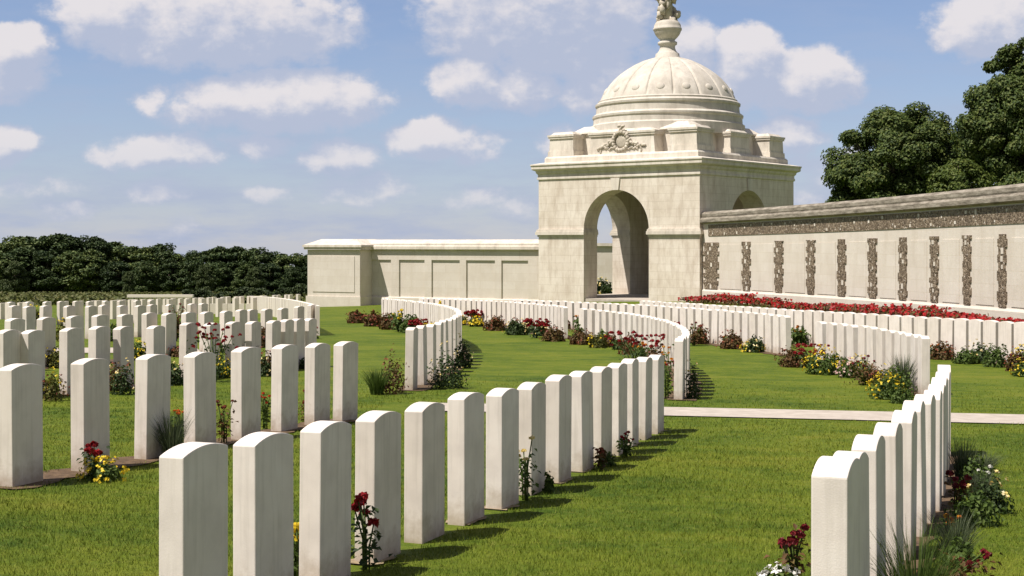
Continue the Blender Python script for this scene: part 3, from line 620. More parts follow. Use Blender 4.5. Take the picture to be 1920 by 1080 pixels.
def plant(kind, x, y, h, w, colour, label, grp='flower border plants between the headstones'):
    if y > 14: h *= 1.2; w *= 1.3
    for sx, sy, sa in STONE_XY:               # stand clear of the headstones
        dx, dy = x-sx, y-sy
        if dx*dx+dy*dy > 0.12: continue
        a, b = dx*cos(sa)+dy*sin(sa), -dx*sin(sa)+dy*cos(sa)
        lim = 0.056+0.045+0.22*w
        if abs(a) < 0.20 and abs(b) < lim:
            nb = lim*(1 if (sx*-sin(sa)+sy*cos(sa)) < 0 else -1); x, y = sx+a*cos(sa)-nb*sin(sa), sy+a*sin(sa)+nb*cos(sa)
    z = gz(x, y)
    root = empty({'rose': 'rose_bush', 'pansy': 'flower_cushion', 'tuft': 'grass_tuft', 'tall': 'flowering_plant', 'bush': 'garden_shrub'}[kind], (x, y, z))
    tag(root, label, {'rose': 'rose bush', 'pansy': 'flowers', 'tuft': 'ornamental grass', 'tall': 'flowering plant', 'bush': 'shrub'}[kind], grp)
    px = y/2600*1.875           # metres per pixel of the picture at that distance
    ls = max(0.034, px*3.0)
    if kind == 'tuft':
        n = int(330*max(w, 0.2)/0.3); V = []; F = []
        for i in range(n):
            a = random.uniform(0, 2*pi); r0 = random.uniform(0, w*0.22); L = h*random.uniform(0.6, 1.12); out = random.uniform(0.05, 0.62)*w
            wd = max(0.005, px*0.8)*random.uniform(0.7, 1.3)
            bx, by = cos(a)*r0, sin(a)*r0; pa = random.uniform(0, pi); k = len(V)
            P = []
            for s in (0, 0.35, 0.7, 1.0):
                P.append((bx+cos(a)*out*s**1.8, by+sin(a)*out*s**1.8, L*s-0.22*L*max(0, s-0.6)*out/w))
            for j, p in enumerate(P[:-1]):
                ww = wd*(1-0.28*j); V += [(p[0]-cos(pa)*ww/2, p[1]-sin(pa)*ww/2, p[2]), (p[0]+cos(pa)*ww/2, p[1]+sin(pa)*ww/2, p[2])]
            V.append(P[-1])
            F += [k, k+1, k+3, k, k+3, k+2, k+2, k+3, k+5, k+2, k+5, k+4, k+4, k+5, k+6]
        link('grass_blades', tri_mesh('grass_blades', np.array(V), F), M['leaf_'+('grey' if colour == 'grey' else 'green')], root)
        return
    st = MB(); C = []; N = []; tips = []
    if kind in ('rose', 'tall'):
        ns = 7 if kind == 'rose' else max(4, int(5+w*12))
        for i in range(ns):
            a = random.uniform(0, 2*pi); r = random.uniform(0.1, 0.5)*w; hh = h*random.uniform(0.62, 1.0) if i else h
            tip = (cos(a)*r, sin(a)*r, hh*0.95); mid = (cos(a)*r*0.35, sin(a)*r*0.35, hh*0.5)
            st.tube([(cos(a)*0.02, sin(a)*0.02, -0.02), mid, tip], [max(0.005, px*0.5)]*2+[max(0.004, px*0.4)], 5)
            tips.append(tip)
            nl = int((9 if kind == 'rose' else 12)*(1+h))
            for k in range(nl):
                t = random.uniform(0.12, 0.9); p = [mid[q]*t*2 if t < .5 else mid[q]+(tip[q]-mid[q])*(t-.5)*2 for q in range(3)]
                o = [random.gauss(0, 0.17*w+0.01), random.gauss(0, 0.17*w+0.01), random.gauss(0, 0.02)]
                C.append([p[q]+o[q] for q in range(3)]); N.append([o[0]*3+random.gauss(0, .3), o[1]*3+random.gauss(0, .3), 0.6+random.gauss(0, .3)])
        st.build('stem', M['leaf_green'], root)
        lk = {'brown': 'brown', 'darkred': 'brown'}.get(colour, 'green')
        if kind == 'rose' and colour != 'darkred': lk = 'darkgreen'
        link('foliage', leaf_mesh('foliage', C, N, ls*1.25, ls*0.8), M['leaf_'+lk], root)
        br = max(0.026, px*1.9) if kind == 'rose' else max(0.017, px*1.5)
        nb = min(len(tips), 7)
        extra = int(w/0.12) if (kind == 'rose' and w > 0.4) else 0
        for tpt in tips[:nb] + [(random.uniform(-.5, .5)*w, random.uniform(-.3, .3)*w, h*random.uniform(0.6, 1.0)) for _ in range(extra*4)]:
            blossom('blossom', (tpt[0], tpt[1], tpt[2]+br*0.4), br*random.uniform(0.75, 1.2), M['pet_'+colour], root)
        return
    # cushions and shrubs: a dome of leaves
    dens = int(230*max(1.0, min(3.2, w/0.22)))
    d = RNG.normal(size=(dens, 3)); d /= np.linalg.norm(d, axis=1, keepdims=True); d[:, 2] = np.abs(d[:, 2])
    lump = 0.78+0.22*np.sin(d[:, 0]*5+x)*np.sin(d[:, 1]*6+y) 
    rr = (RNG.uniform(0.35, 1.0, dens)**0.6)*lump
    C = d*rr[:, None]*np.array([w/2, w/2*0.9, h*1.02]); N = d+RNG.normal(0, .45, (dens, 3))
    lk = colour if colour in LEAF else 'green'
    link('foliage', leaf_mesh('foliage', C, N, ls*RNG.uniform(.8, 1.4, dens), ls*0.75), M['leaf_'+lk], root)
    fc = colour if colour in PET else None
    if fc is None: fc = {'darkgreen': 'cream', 'brown': 'brown', 'olive': 'yellow'}.get(colour)
    if fc is None: return
    nf = int((38 if kind == 'pansy' else 9)*max(1.0, min(3, w/0.3)))
    d = RNG.normal(size=(nf, 3)); d /= np.linalg.norm(d, axis=1, keepdims=True); d[:, 2] = np.abs(d[:, 2])*0.9+0.1
    fr = max(0.016, px*1.1)
    cc = d*np.array([w/2, w/2*0.9, h])*RNG.uniform(0.88, 1.1, (nf, 1))
    C = np.repeat(cc, 5, axis=0)+RNG.normal(0, fr*0.45, (nf*5, 3)); N = np.repeat(d, 5, axis=0)+RNG.normal(0, .35, (nf*5, 3))
    link('blossoms', leaf_mesh('blossoms', C, N, fr*1.5, fr*1.3, 0.15), M['pet_'+fc], root)
for p in PLANTS: plant(*p)
# fuller beds in front of the far rows
def border(rk, side, step, words, kinds, lo=0, hi=None, off=0.30, size=(0.22, 0.40)):
    L = LINES[rk][lo:hi]; acc = 0.3; n = 0
    for a, b in zip(L[:-1], L[1:]):
        d = math.hypot(b[0]-a[0], b[1]-a[1]); acc += d
        if acc < step*random.uniform(0.75, 1.25): continue
        acc = 0; nx, ny = -(b[1]-a[1])/d*side, (b[0]-a[0])/d*side; o = off*random.uniform(0.8, 1.3)
        k, col = random.choice(kinds)
        plant(k, a[0]+nx*o, a[1]+ny*o, random.uniform(*size), random.uniform(0.28, 0.5), col, '%s small border plant %s' % (ORD[n], words), 'small plants in the borders of the far rows')
        n += 1
MIXED = [('bush', 'brown'), ('bush', 'green'), ('bush', 'olive'), ('rose', 'red'), ('pansy', 'yellow'), ('bush', 'brown'), ('tall', 'redyellow'), ('bush', 'darkgreen')]
border('D2', 1, 1.35, 'left of the narrow gap in the far row', MIXED, 1)
border('G2', 1, 1.5, 'left of the grassy gap in the far right row', MIXED, 0)
border('K', 1, 1.0, 'from the right under the far right row', MIXED, 0, 26)
border('G', 1, 0.85, 'along the right curved row', MIXED)
border('D', 1, 1.6, 'from the camera inside the curve of the middle row', MIXED, 6)
border('C', 1, 1.5, 'from the camera inside the hooked row', MIXED, 18)
border('L1', -1, 1.3, 'from the left in the second left row', MIXED, 0, None, 0.2, (0.18, 0.4))
border('L2', -1, 1.5, 'from the left in the third left row', MIXED, 0, None, 0.2, (0.2, 0.45))
border('R', -1, 0.7, 'from the camera beside the tight right row', [('bush', 'green'), ('tuft', 'grey'), ('bush', 'darkgreen'), ('tall', 'darkred')], 3, None, 0.30, (0.14, 0.30))
# ------------------------------------------------------------------ domed tower
TA = atan2(-0.6222, 0.7828)
TC = (8.16, 72.78); TB = gz(*TC) - 0.05
HW = 4.822
def build_tower():
    root = empty('domed_tower', (TC[0], TC[1], TB), TA)
    tag(root, 'pale limestone arched corner tower with a ribbed dome and carved urn', 'tower')
    zz = lambda z: z - TB
    def rot(p, k):
        x, y, z = p
        for _ in range(k): x, y = -y, x
        return (x, y, z)
    T = 1.18; hw = 1.95; zs = zz(0.68); zt = zz(3.46); zb = -1.0
    w = MB()
    for k in range(4):
        e = HW if k % 2 == 0 else HW - T
        vs = []; fs = []; seg = 28
        arch = [(-hw*cos(pi*i/seg), zs+hw*sin(pi*i/seg)) for i in range(seg+1)]
        for dep in (-HW, -HW+T):
            b = len(vs)
            P = [(-e, zb), (-hw, zb), (-hw, zs), (-e, zs), (-e, zt), (-hw, zt), (hw, zb), (e, zb), (e, zs), (hw, zs), (e, zt), (hw, zt)]
            P += arch[1:-1] + [(x, zt) for x, _ in arch[1:-1]]
            vs += [(x, dep, z) for x, z in P]
            A = [2]+[12+i for i in range(seg-1)]+[9]; Tp = [5]+[12+seg-1+i for i in range(seg-1)]+[11]
            q = [(0, 1, 2, 3), (3, 2, 5, 4), (6, 7, 8, 9), (9, 8, 10, 11)] + [(A[i], A[i+1], Tp[i+1], Tp[i]) for i in range(seg)]
            fs += [tuple(b+i for i in (f if dep == -HW else f[::-1])) for f in q]
        n = len(vs)//2
        chain = [1]+A+[6]
        for i in range(len(chain)-1): fs.append((chain[i+1], chain[i], n+chain[i], n+chain[i+1]))
        fs += [(0, 3, n+3, n+0), (3, 4, n+4, n+3), (8, 7, n+7, n+8), (10, 8, n+8, n+10)]
        w.add([rot(v, k) for v in vs], fs)
    w.build('wall', M['tower'], root)
    cl = MB(); cl.box((0, 0, zz(3.2)), (2*HW-2*T-0.02, 2*HW-2*T-0.02, 0.3)); cl.build('ceiling', M['tower'], root)
    fl = MB(); fl.box((0, 0, -0.35), (2*HW-0.2, 2*HW-0.2, 0.9)); fl.build('floor', M['path'], root)
    for k in range(4):
        ims = {-1: MB(), 1: MB()}
        for z0, z1, pr in ((0.30, 0.40, 0.05), (0.40, 0.56, 0.13), (0.56, 0.66, 0.09), (0.66, 0.70, 0.04)):
            zc = zz((z0+z1)/2); hz = z1-z0
            for s, (xa, xb) in ((-1, (-HW-pr, -hw+pr*0.6)), (1, (hw-pr*0.6, HW))):
                im = ims[s]
                c = rot(((xa+xb)/2, -HW-pr/2, zc), k); im.box(c, (xb-xa, pr, hz), k*pi/2)
                c = rot((s*(hw-pr*0.3), -HW+T/2, zc), k); im.box(c, (pr*0.6, T, hz), k*pi/2)
        for im in ims.values(): im.build('impost_band', M['trim'], root)
    ks = MB()
    for k in range(4):
        z0, z1 = zz(2.62), zz(3.22)
        vs = [(-0.19, -HW-0.07, z0), (0.19, -HW-0.07, z0), (0.27, -HW-0.07, z1), (-0.27, -HW-0.07, z1), (-0.19, -HW+0.3, z0), (0.19, -HW+0.3, z0), (0.27, -HW+0.3, z1), (-0.27, -HW+0.3, z1)]
        ks = MB(); ks.add([rot(v, k) for v in vs], [(0, 1, 2, 3), (1, 5, 6, 2), (4, 0, 3, 7), (3, 2, 6, 7), (1, 0, 4, 5), (5, 4, 7, 6)])
        if k in (0, 1): ks.build('keystone', M['trim'], root)
    co = MB()
    co.square([(HW+0.02, zz(3.24)), (HW+0.06, zz(3.27)), (HW+0.06, zz(3.36)), (HW+0.03, zz(3.40)), (HW+0.03, zz(3.52)), (HW+0.10, zz(3.60)), (HW+0.12, zz(3.70)), (HW+0.25, zz(3.76)), (HW+0.28, zz(3.80)), (HW+0.28, zz(3.92)), (HW+0.32, zz(3.98)), (HW+0.32, zz(4.04)), (HW-0.15, zz(4.14)), (HW-0.9, zz(4.15))])
    co.build('cornice', M['trim'], root)
    at = MB()
    at.square([(HW-0.22, zz(4.08)), (HW-0.22, zz(4.36)), (HW-0.30, zz(4.46)), (HW-1.0, zz(4.47))])
    at.square([(HW-1.30, zz(4.40)), (HW-1.36, zz(5.58)), (HW-1.22, zz(5.63)), (HW-1.24, zz(5.70)), (HW-1.7, zz(6.02)), (1.0, zz(6.05))])
    at.build('attic', M['trim'], root)
    def block(name, c, wx, wy, rz):
        b = MB(); z0 = 4.47
        b.box((c[0], c[1], zz(z0+0.13)), (wx+0.12, wy+0.12, 0.26), rz, 0.985)
        b.box((c[0], c[1], zz(z0+0.58)), (wx, wy, 0.64), rz, 0.965)
        b.box((c[0], c[1], zz(z0+0.95)), (wx+0.07, wy+0.07, 0.10), rz)
        b.box((c[0], c[1], zz(z0+1.05)), (wx+0.14, wy+0.14, 0.10), rz)
        b.box((c[0], c[1], zz(z0+1.17)), (wx-0.1, wy-0.1, 0.14), rz, 0.8)
        return b.build(name, M['trim'], root)
    for sx in (-1, 1):
        for sy in (-1, 1): block('corner_pier', (sx*3.66, sy*3.66), 1.54, 1.54, 0)
    for k in range(4):
        c = rot((0, -3.55, 0), k)
        block('attic_block', c[:2], 3.9 if k % 2 == 0 else 1.95, 1.5, k*pi/2)
    # carved wreath on the attic, facing the lawn, and its twin on the other side
    for k in (0, 2):
        cw = MB(); yf = -3.55-0.75-0.02; zc = zz(5.08)
        for i in range(18):
            a = 2*pi*i/18; p = rot((0.44*cos(a), yf-0.06, zc+0.46*sin(a)), k); cw.blob(p, (0.11, 0.10, 0.11), 7, 5, 0.2)
        p = rot((0, yf, zc), k); cw.blob(p, (0.33, 0.07, 0.35) if k % 2 == 0 else (0.07, 0.33, 0.35), 14, 8)
        for s in (-1, 1):
            for i in range(16):
                t = i/15; p = rot((s*(0.46+0.92*t), yf-0.04, zc+0.36*(1-t)**1.6-0.30+random.uniform(-.08, .08)), k); cw.blob(p, (0.10, 0.08, 0.075), 6, 5, 0.3)
            for i in range(8):
                p = rot((s*(0.28+0.1*i), yf-0.04, zc-0.36+random.uniform(-.05, .05)), k); cw.blob(p, (0.07, 0.07, 0.06), 6, 5, 0.3)
            for i in range(5):
                p = rot((s*1.22+random.uniform(-.03, .03), yf-0.03, zc-0.28-0.07*i), k); cw.blob(p, (0.06, 0.06, 0.06), 6, 5, 0.3)
        for i in range(9):
            p = rot((random.uniform(-.18, .18), yf-0.04, zc+0.5+random.uniform(0, .26)), k); cw.blob(p, (0.09, 0.08, 0.08), 6, 5, 0.3)
        cw.build('carved_wreath', M['carved'], root)
    dr = MB()
    dr.lathe([(4.02, zz(5.5)), (4.02, zz(6.06)), (3.90, zz(6.14)), (3.88, zz(6.42)), (3.93, zz(6.48)), (3.94, zz(6.58)), (3.84, zz(6.66)), (3.76, zz(6.69)), (3.72, zz(7.04)), (3.78, zz(7.10)), (3.79, zz(7.20)), (3.70, zz(7.27)), (3.62, zz(7.30)), (3.63, zz(7.38)), (3.54, zz(7.44)), (3.2, zz(7.46))], 96, smooth=False)
    dr.build('drum', M['dome'], root)
    # dome with sunk grooves between its panels
    prof = [(3.54, 7.42), (3.45, 7.60), (3.36, 7.78), (3.22, 8.00), (3.04, 8.25), (2.80, 8.52), (2.50, 8.79), (2.12, 9.06), (1.72, 9.30), (1.28, 9.51), (0.90, 9.63), (0.55, 9.70)]
    n = 640; vs = []; fs = []
    for j, (r, z) in enumerate(prof):
        for i in range(n):
            a = 2*pi*i/n; ph = (a*16/(2*pi)+0.35) % 1.0; d = min(ph, 1-ph)
            g = -0.10*math.exp(-(d/0.035)**2) + 0.03*(1-(2*d-1)**2) if 0 < j else 0
            rr = r + g*min(1, r/1.2); vs.append((rr*cos(a), rr*sin(a), zz(z)))
    for j in range(len(prof)-1):
        for i in range(n): k = (i+1) % n; fs.append((j*n+i, j*n+k, (j+1)*n+k, (j+1)*n+i))
    dm = MB(); dm.add(vs, fs, True)
    dome = dm.build('dome', M['dome'], root)
    for i in range(16):
        bo = MB()
        a = 2*pi*(i+0.5-0.35)/16; r, z = 3.33, 7.86
        mt = Matrix.Rotation(a, 3, 'Z') @ Matrix.Rotation(radians(-26), 3, 'Y')
        bo.blob((r*cos(a), r*sin(a), zz(z)), (0.07, 0.22, 0.20), 14, 8, 0, True, mt)
        if 8 <= (i+9) % 16 <= 16 or True: bo.build('boss', M['dome'], dome)
    ur = MB()
    ur.lathe([(0.72, zz(9.58)), (0.68, zz(9.72)), (0.63, zz(9.76)), (0.62, zz(9.90)), (0.54, zz(9.95)), (0.45, zz(10.06)), (0.40, zz(10.20)), (0.40, zz(10.33)), (0.50, zz(10.39)), (0.51, zz(10.51)), (0.40, zz(10.57)), (0.38, zz(10.63)), (0.50, zz(10.74)), (0.63, zz(10.90)), (0.70, zz(11.06)), (0.71, zz(11.12)), (0.75, zz(11.14)), (0.75, zz(11.24)), (0.71, zz(11.26)), (0.70, zz(11.40)), (0.62, zz(11.54)), (0.56, zz(11.60)), (0.36, zz(11.66))], 40)
    uo = ur.build('urn', M['dome'], root)
    sc = MB()
    st = random.getstate(); random.seed(4)
    for lv in range(9):
        z = 11.66+lv*0.27; R0 = 0.40+0.09*sin(lv*1.3)+(0.10 if lv > 3 else 0)
        for i in range(5):
            a = 2*pi*i/7+lv*0.63+random.uniform(-.2, .2); r = R0*random.uniform(0.75, 1.08)
            mt = Matrix.Rotation(a, 3, 'Z') @ Matrix.Rotation(random.uniform(-0.7, 0.7), 3, 'X') @ Matrix.Rotation(random.uniform(-0.5, 0.6), 3, 'Y')
            sc.blob((r*cos(a), r*sin(a), zz(z+random.uniform(-.05, .05))), (0.19, random.uniform(0.12, 0.22), random.uniform(0.18, 0.36)), 8, 7, 0.24, True, mt)
    sc.lathe([(0.30, zz(11.6)), (0.26, zz(12.4)), (0.30, zz(13.2)), (0.26, zz(14.0)), (0.1, zz(14.2))], 14)
    random.setstate(st)
    sc.build('carved_figures', M['carved'], uo)
build_tower()

# ------------------------------------------------------------------ memorial walls
def spline(pts, n):
    P = [Vector((*p, 0)) for p in pts]; out = []
    Q = [P[0]*2-P[1]] + P + [P[-1]*2-P[-2]]
    for i in range(1, len(Q)-2):
        for k in range(n):
            t = k/n; a, b, c, d = Q[i-1], Q[i], Q[i+1], Q[i+2]
            out.append(0.5*((2*b)+(-a+c)*t+(2*a-5*b+4*c-d)*t*t+(-a+3*b-3*c+d)*t**3))
    out.append(P[-1]); return out
class Run:
    """a line on plan with its outward normal (towards the lawn)"""
    def __init__(s, pts, side):
        s.p = pts; s.L = [0.0]
        for a, b in zip(pts[:-1], pts[1:]): s.L.append(s.L[-1]+(b-a).length)
        s.side = side
    def at(s, l):
        l = min(max(l, 0), s.L[-1]); i = 0
        while i < len(s.p)-2 and s.L[i+1] < l: i += 1
        t = (l-s.L[i])/(s.L[i+1]-s.L[i]); p = s.p[i].lerp(s.p[i+1], t)
        j0, j1 = max(i-1, 0), min(i+2, len(s.p)-1)
        d = (s.p[j1]-s.p[j0]).normalized(); return p, d, Vector((-d.y, d.x, 0))*s.side
    def find(s, q):
        q = Vector((*q, 0)); return min((s.L[-1]*k/1500 for k in range(1501)), key=lambda l: (s.at(l)[0]-q).length)
    def sweep(s, mb, l0, l1, prof, step=1.0, top=None):
        n = max(1, int(round((l1-l0)/step))); m = len(prof); vs = []; fs = []
        for i in range(n+1):
            l = l0+(l1-l0)*i/n; p, d, nn = s.at(l); dz = top(l) if top else 0
            for o, z in prof:
                zz = z + dz if not isinstance(z, tuple) else z[0]
                vs.append((p.x+nn.x*o, p.y+nn.y*o, zz))
        for i in range(n):
            for k in range(m): j = (k+1) % m; fs.append((i*m+k, i*m+j, (i+1)*m+j, (i+1)*m+k))
        fs.append(tuple(range(m-1, -1, -1))); fs.append(tuple(n*m+k for k in range(m)))
        mb.add(vs, fs)
def fix(me):
    bm = bmesh.new(); bm.from_mesh(me); bmesh.ops.recalc_face_normals(bm, faces=bm.faces); bm.to_mesh(me); bm.free()
def built(mb, name, mat, parent):
    o = mb.build(name, mat, parent); fix(o.data); return o

def right_wall():
    pts = [(9.05, 66.3), (9.82, 64.12), (10.45, 62.04), (11.03, 60.02), (11.57, 58.05), (12.05, 56.15), (12.49, 54.3), (12.89, 52.51), (13.24, 50.78), (13.56, 49.12), (13.85, 47.51), (14.1, 45.95), (14.33, 44.46), (14.53, 43.02), (14.7, 41.63), (14.85, 40.3), (14.98, 39.02), (15.08, 37.78), (15.17, 36.6), (15.25, 35.46), (15.32, 33), (15.2, 30), (14.8, 27), (14.0, 24)]
    R = Run(spline(pts, 4), -1); Lt = R.L[-1]
    root = empty('memorial_wall', (0, 0, 0)); tag(root, 'long curved pale memorial wall with dark flint strips and weathered coping, right of tower', 'wall')
    L40 = R.find((14.85, 40.3)); top = lambda l: 1.5 + 0.27*min(1.0, l/L40)
    zb = lambda l: gz(R.at(l)[0].x, R.at(l)[0].y)
    b = MB(); R.sweep(b, 0, Lt, [(0.0, (-3.6,)), (0.0, -0.55), (-1.05, -0.55), (-1.05, (-3.6,))], 0.8, top); built(b, 'wall_face', M['wall'], root)
    c = MB(); R.sweep(c, -0.0, Lt, [(0.10, -0.60), (0.20, -0.54), (0.20, -0.40), (0.13, -0.32), (0.08, -0.32), (0.10, -0.26), (0.10, -0.14), (-0.05, -0.04), (-0.5, 0.0), (-1.15, -0.2), (-1.25, -0.54), (-1.15, -0.60)], 0.8, top); built(c, 'coping', M['coping'], root)
    f = MB(); R.sweep(f, 0.75, Lt, [(0.025, -1.20), (0.025, -0.66), (-0.05, -0.66), (-0.05, -1.20)], 0.8, top); fb = built(f, 'flint_band', M['flint'], root)
    wb = MB(); l = 1.2
    while l < Lt-1:
        p, d, nn = R.at(l); a = atan2(d.y, d.x); z = top(l)-0.93+random.choice((-.17, .05, .15))+random.uniform(-.03, .03); s = random.uniform(0.07, 0.13)
        wb.box((p.x+nn.x*0.0, p.y+nn.y*0.0, z), (s, 0.07, s*random.uniform(0.7, 1.3)), a); l += random.uniform(0.6, 1.3)
    wb.build('white_stones', M['trim'], fb)
    piers = [(9.42, 65.34), (10.48, 61.94), (11.35, 58.88), (12.08, 56.01), (12.7, 53.35), (13.23, 50.83), (13.68, 48.46), (14.07, 46.14), (14.41, 43.88), (14.71, 41.57), (14.95, 39.27), (15.1, 37.0), (15.27, 34.6), (15.3, 32.0)]
    ls = [R.find(q) for q in piers]
    bot = lambda l: zb(l)+0.50
    pn = MB(); R.sweep(pn, 0.0, Lt, [(0.07, (-3.6,)), (0.07, -3.80), (0.02, -3.72), (-0.03, -3.72), (-0.03, (-3.6,))], 0.8, top); built(pn, 'plinth', M['wall'], root)
    for i, l in enumerate(ls):
        wd = 1.40 if i == 0 else 0.80-0.30*min(1, i/9)
        p, d, nn = R.at(l); a = atan2(d.y, d.x); zt = top(l)-1.50; z = top(l)-3.70
        fm = MB(); wm = MB(); k = 0
        while z < zt-0.02:
            h = min(random.choice((0.17, 0.24, 0.31)), zt-z); ww = wd*(1.12 if k % 2 else 0.84)*random.uniform(0.92, 1.08); off = random.uniform(-.03, .03)
            fm.box((p.x+nn.x*0.008+d.x*off, p.y+nn.y*0.008+d.y*off, z+h/2), (ww, 0.07, h), a)
            if random.random() < 0.3:
                o2 = random.uniform(-.2, .2)*wd; s = random.uniform(0.09, 0.16)
                wm.box((p.x+nn.x*0.02+d.x*o2, p.y+nn.y*0.02+d.y*o2, z+h/2), (s, 0.07, min(h*0.8, s*1.2)), a)
            z += h; k += 1
        fp = fm.build('flint_strip', M['flint'], root)
        if wm.v: wm.build('white_stones', M['trim'], fp)
    for la, lb in zip(ls[:-1], ls[1:]):
        g = MB(); w0 = 0.88 if la == ls[0] else 0.56
        R.sweep(g, la+w0, lb-0.56, [(0.018, -3.66), (0.018, -1.62), (-0.04, -1.62), (-0.04, -3.66)], 0.8, top); built(g, 'name_panel', M['wall'], root)
    # red roses along the foot of the wall
    C = []; N = []; C2 = []; N2 = []
    for l in np.linspace(0.6, L40+6, 190):
        p, d, nn = R.at(l); hh = 0.42+0.22*sin(l*0.8)+0.14*sin(l*2.3+1)
        q = l/L40
        hh = float(np.interp(l, [0]+ls[:10]+[Lt], [0.2, 0.30, 0.52, 0.46, 0.22, 0.30, 0.38, 0.40, 0.45, 0.48, 0.33, 0.4]))*(0.70+0.2*sin(l*2.3)+0.1*sin(l*5.1))
        for k in range(34):
            o = 0.55+random.gauss(0.35, 0.28); s = random.gauss(0, 0.12); z = random.random()**0.6*hh
            x, y = p.x+nn.x*o+d.x*s, p.y+nn.y*o+d.y*s
            (C if k < 20 else C2).append((x, y, gz(x, y)+(z if k < 20 else hh*random.uniform(0.55, 1.12))))
            (N if k < 20 else N2).append((random.gauss(0, .5)-0.4, random.gauss(0, .5)-0.4, random.gauss(0.6, .4)))
    bed = empty('rose_bed', (12.0, 52.0, gz(12, 52)))
    tag(bed, 'long bed of deep red roses along the foot of the curved memorial wall', 'rose bed', kind='stuff')
    off = np.array([12.0, 52.0, gz(12, 52)])
    a = link('foliage', leaf_mesh('foliage', np.array(C)-off, N, 0.13, 0.10), M['leaf_brown'], bed); a['kind'] = 'stuff'
    b = link('blossoms', leaf_mesh('blossoms', np.array(C2)-off, N2, 0.15, 0.13, 0.2), M['pet_bed'], bed); b['kind'] = 'stuff'
right_wall()

def left_wall():
    a = Vector((1.95, 72.7, 0)); d = Vector((-0.893, 0.45, 0)).normalized()
    R = Run([a + d*s for s in np.linspace(-0.6, 13.2, 15)], -1)
    nn = R.at(3)[2]
    if nn.y > 0: R.side = 1
    root = empty('side_wall', (-4, 75.5, gz(-4, 75.5))); tag(root, 'low pale wall with recessed blank panels between tower and stone pier', 'wall')
    inv = Vector((-4, 75.5, gz(-4, 75.5)))
    def put(mb, name, mat):
        mb.v = [(v[0]-inv.x, v[1]-inv.y, v[2]-inv.z) for v in mb.v]; return built(mb, name, mat, root)
    Lt = R.L[-1]; zb = -4.3
    b = MB(); R.sweep(b, 0, Lt, [(-0.08, zb), (-0.08, -0.40), (-1.0, -0.40), (-1.0, zb)], 1.0); put(b, 'wall_face', M['wall'])
    c = MB(); R.sweep(c, 0, Lt, [(0.10, -0.42), (0.17, -0.36), (0.17, -0.20), (0.08, -0.16), (0.08, -0.05), (-0.10, 0.06), (-0.55, 0.17), (-1.1, 0.0), (-1.1, -0.42)], 1.0); put(c, 'coping', M['trim'])
    f = MB(); R.sweep(f, 0, Lt, [(0.0, -0.95), (0.0, -0.43), (-0.12, -0.43), (-0.12, -0.95)], 1.0); put(f, 'frieze', M['wall'])
    p = MB(); R.sweep(p, 0, Lt, [(0.06, zb), (0.06, -3.05), (0.0, -3.0), (-0.12, -3.0), (-0.12, zb)], 1.0); put(p, 'plinth', M['wall'])
    def s_at(px):
        u = (px-960)/2600; q = R.p[0]; t = R.p[-1]-q
        return (u*q.y-q.x)/(t.x-u*t.y)*Lt
    for pa, pb in ((1012, 990), (940, 928), (874, 862), (809, 796), (748, 733), (690, 678)):
        m = MB(); s0, s1 = sorted((s_at(pa), s_at(pb)))
        R.sweep(m, max(s0, 0), s1, [(0.0, -3.0), (0.0, -0.95), (-0.12, -0.95), (-0.12, -3.0)], 1.0); put(m, 'pilaster', M['wall'])
    # pier closing the wall at its left end
    F = Vector((-8.4, 76.6, 0)); w = 3.5; dep = 3.0; nrm = Vector((-0.45, -0.893, 0)).normalized()
    c0 = F + d*(w/2) - nrm*(dep/2); ang = atan2(d.y, d.x)
    pr = empty('stone_pier', (c0.x, c0.y, gz(c0.x, c0.y)), ang); tag(pr, 'square pale stone pier with hipped coping ending the low wall on the left', 'pier')
    z0 = -gz(c0.x, c0.y)
    m = MB(); m.box((0, 0, z0-2.4), (w, dep, 4.0)); m.build('pier_body', M['wall'], pr)
    m = MB(); m.box((0, 0, z0-3.75), (w+0.14, dep+0.14, 1.5)); m.build('plinth', M['wall'], pr)
    m = MB(); m.box((0, 0, z0-0.32), (w+0.30, dep+0.30, 0.14)); m.box((0, 0, z0-0.19), (w+0.42, dep+0.42, 0.12)); 
    hx, hy = (w+0.36)/2, (dep+0.36)/2
    m.add([(-hx, -hy, z0-0.13), (hx, -hy, z0-0.13), (hx, hy, z0-0.13), (-hx, hy, z0-0.13), (-hx+0.75, -hy+0.75, z0+0.2), (hx-0.75, -hy+0.75, z0+0.2), (hx-0.75, hy-0.75, z0+0.2), (-hx+0.75, hy-0.75, z0+0.2)], [(0, 1, 5, 4), (1, 2, 6, 5), (2, 3, 7, 6), (3, 0, 4, 7), (4, 5, 6, 7)])
    m.build('coping', M['trim'], pr)
    m = MB(); m.box((0, dep/2+0.012, z0-1.75), (w-0.7, 0.03, 2.0)); m.build('panel', M['wall'], pr)
    # wall behind the tower, glimpsed through the arch
    rw = empty('rear_wall', (4.8, 87, gz(4.8, 85))); tag(rw, 'shaded wall seen through the tower arch', 'wall')
    z1 = -gz(4.8, 85)
    m = MB(); m.box((0, 0, z1-2.2), (3.4, 0.8, 4.0), -0.15); m.build('wall_face', M['wall'], rw)
    m = MB(); m.box((0, 0, z1-0.12), (3.7, 1.1, 0.18), -0.15); m.build('coping', M['trim'], rw)
left_wall()
plant('bush', 5.25, 82.0, 0.9, 1.5, 'darkgreen', 'dark evergreen bush seen through the tower arch')
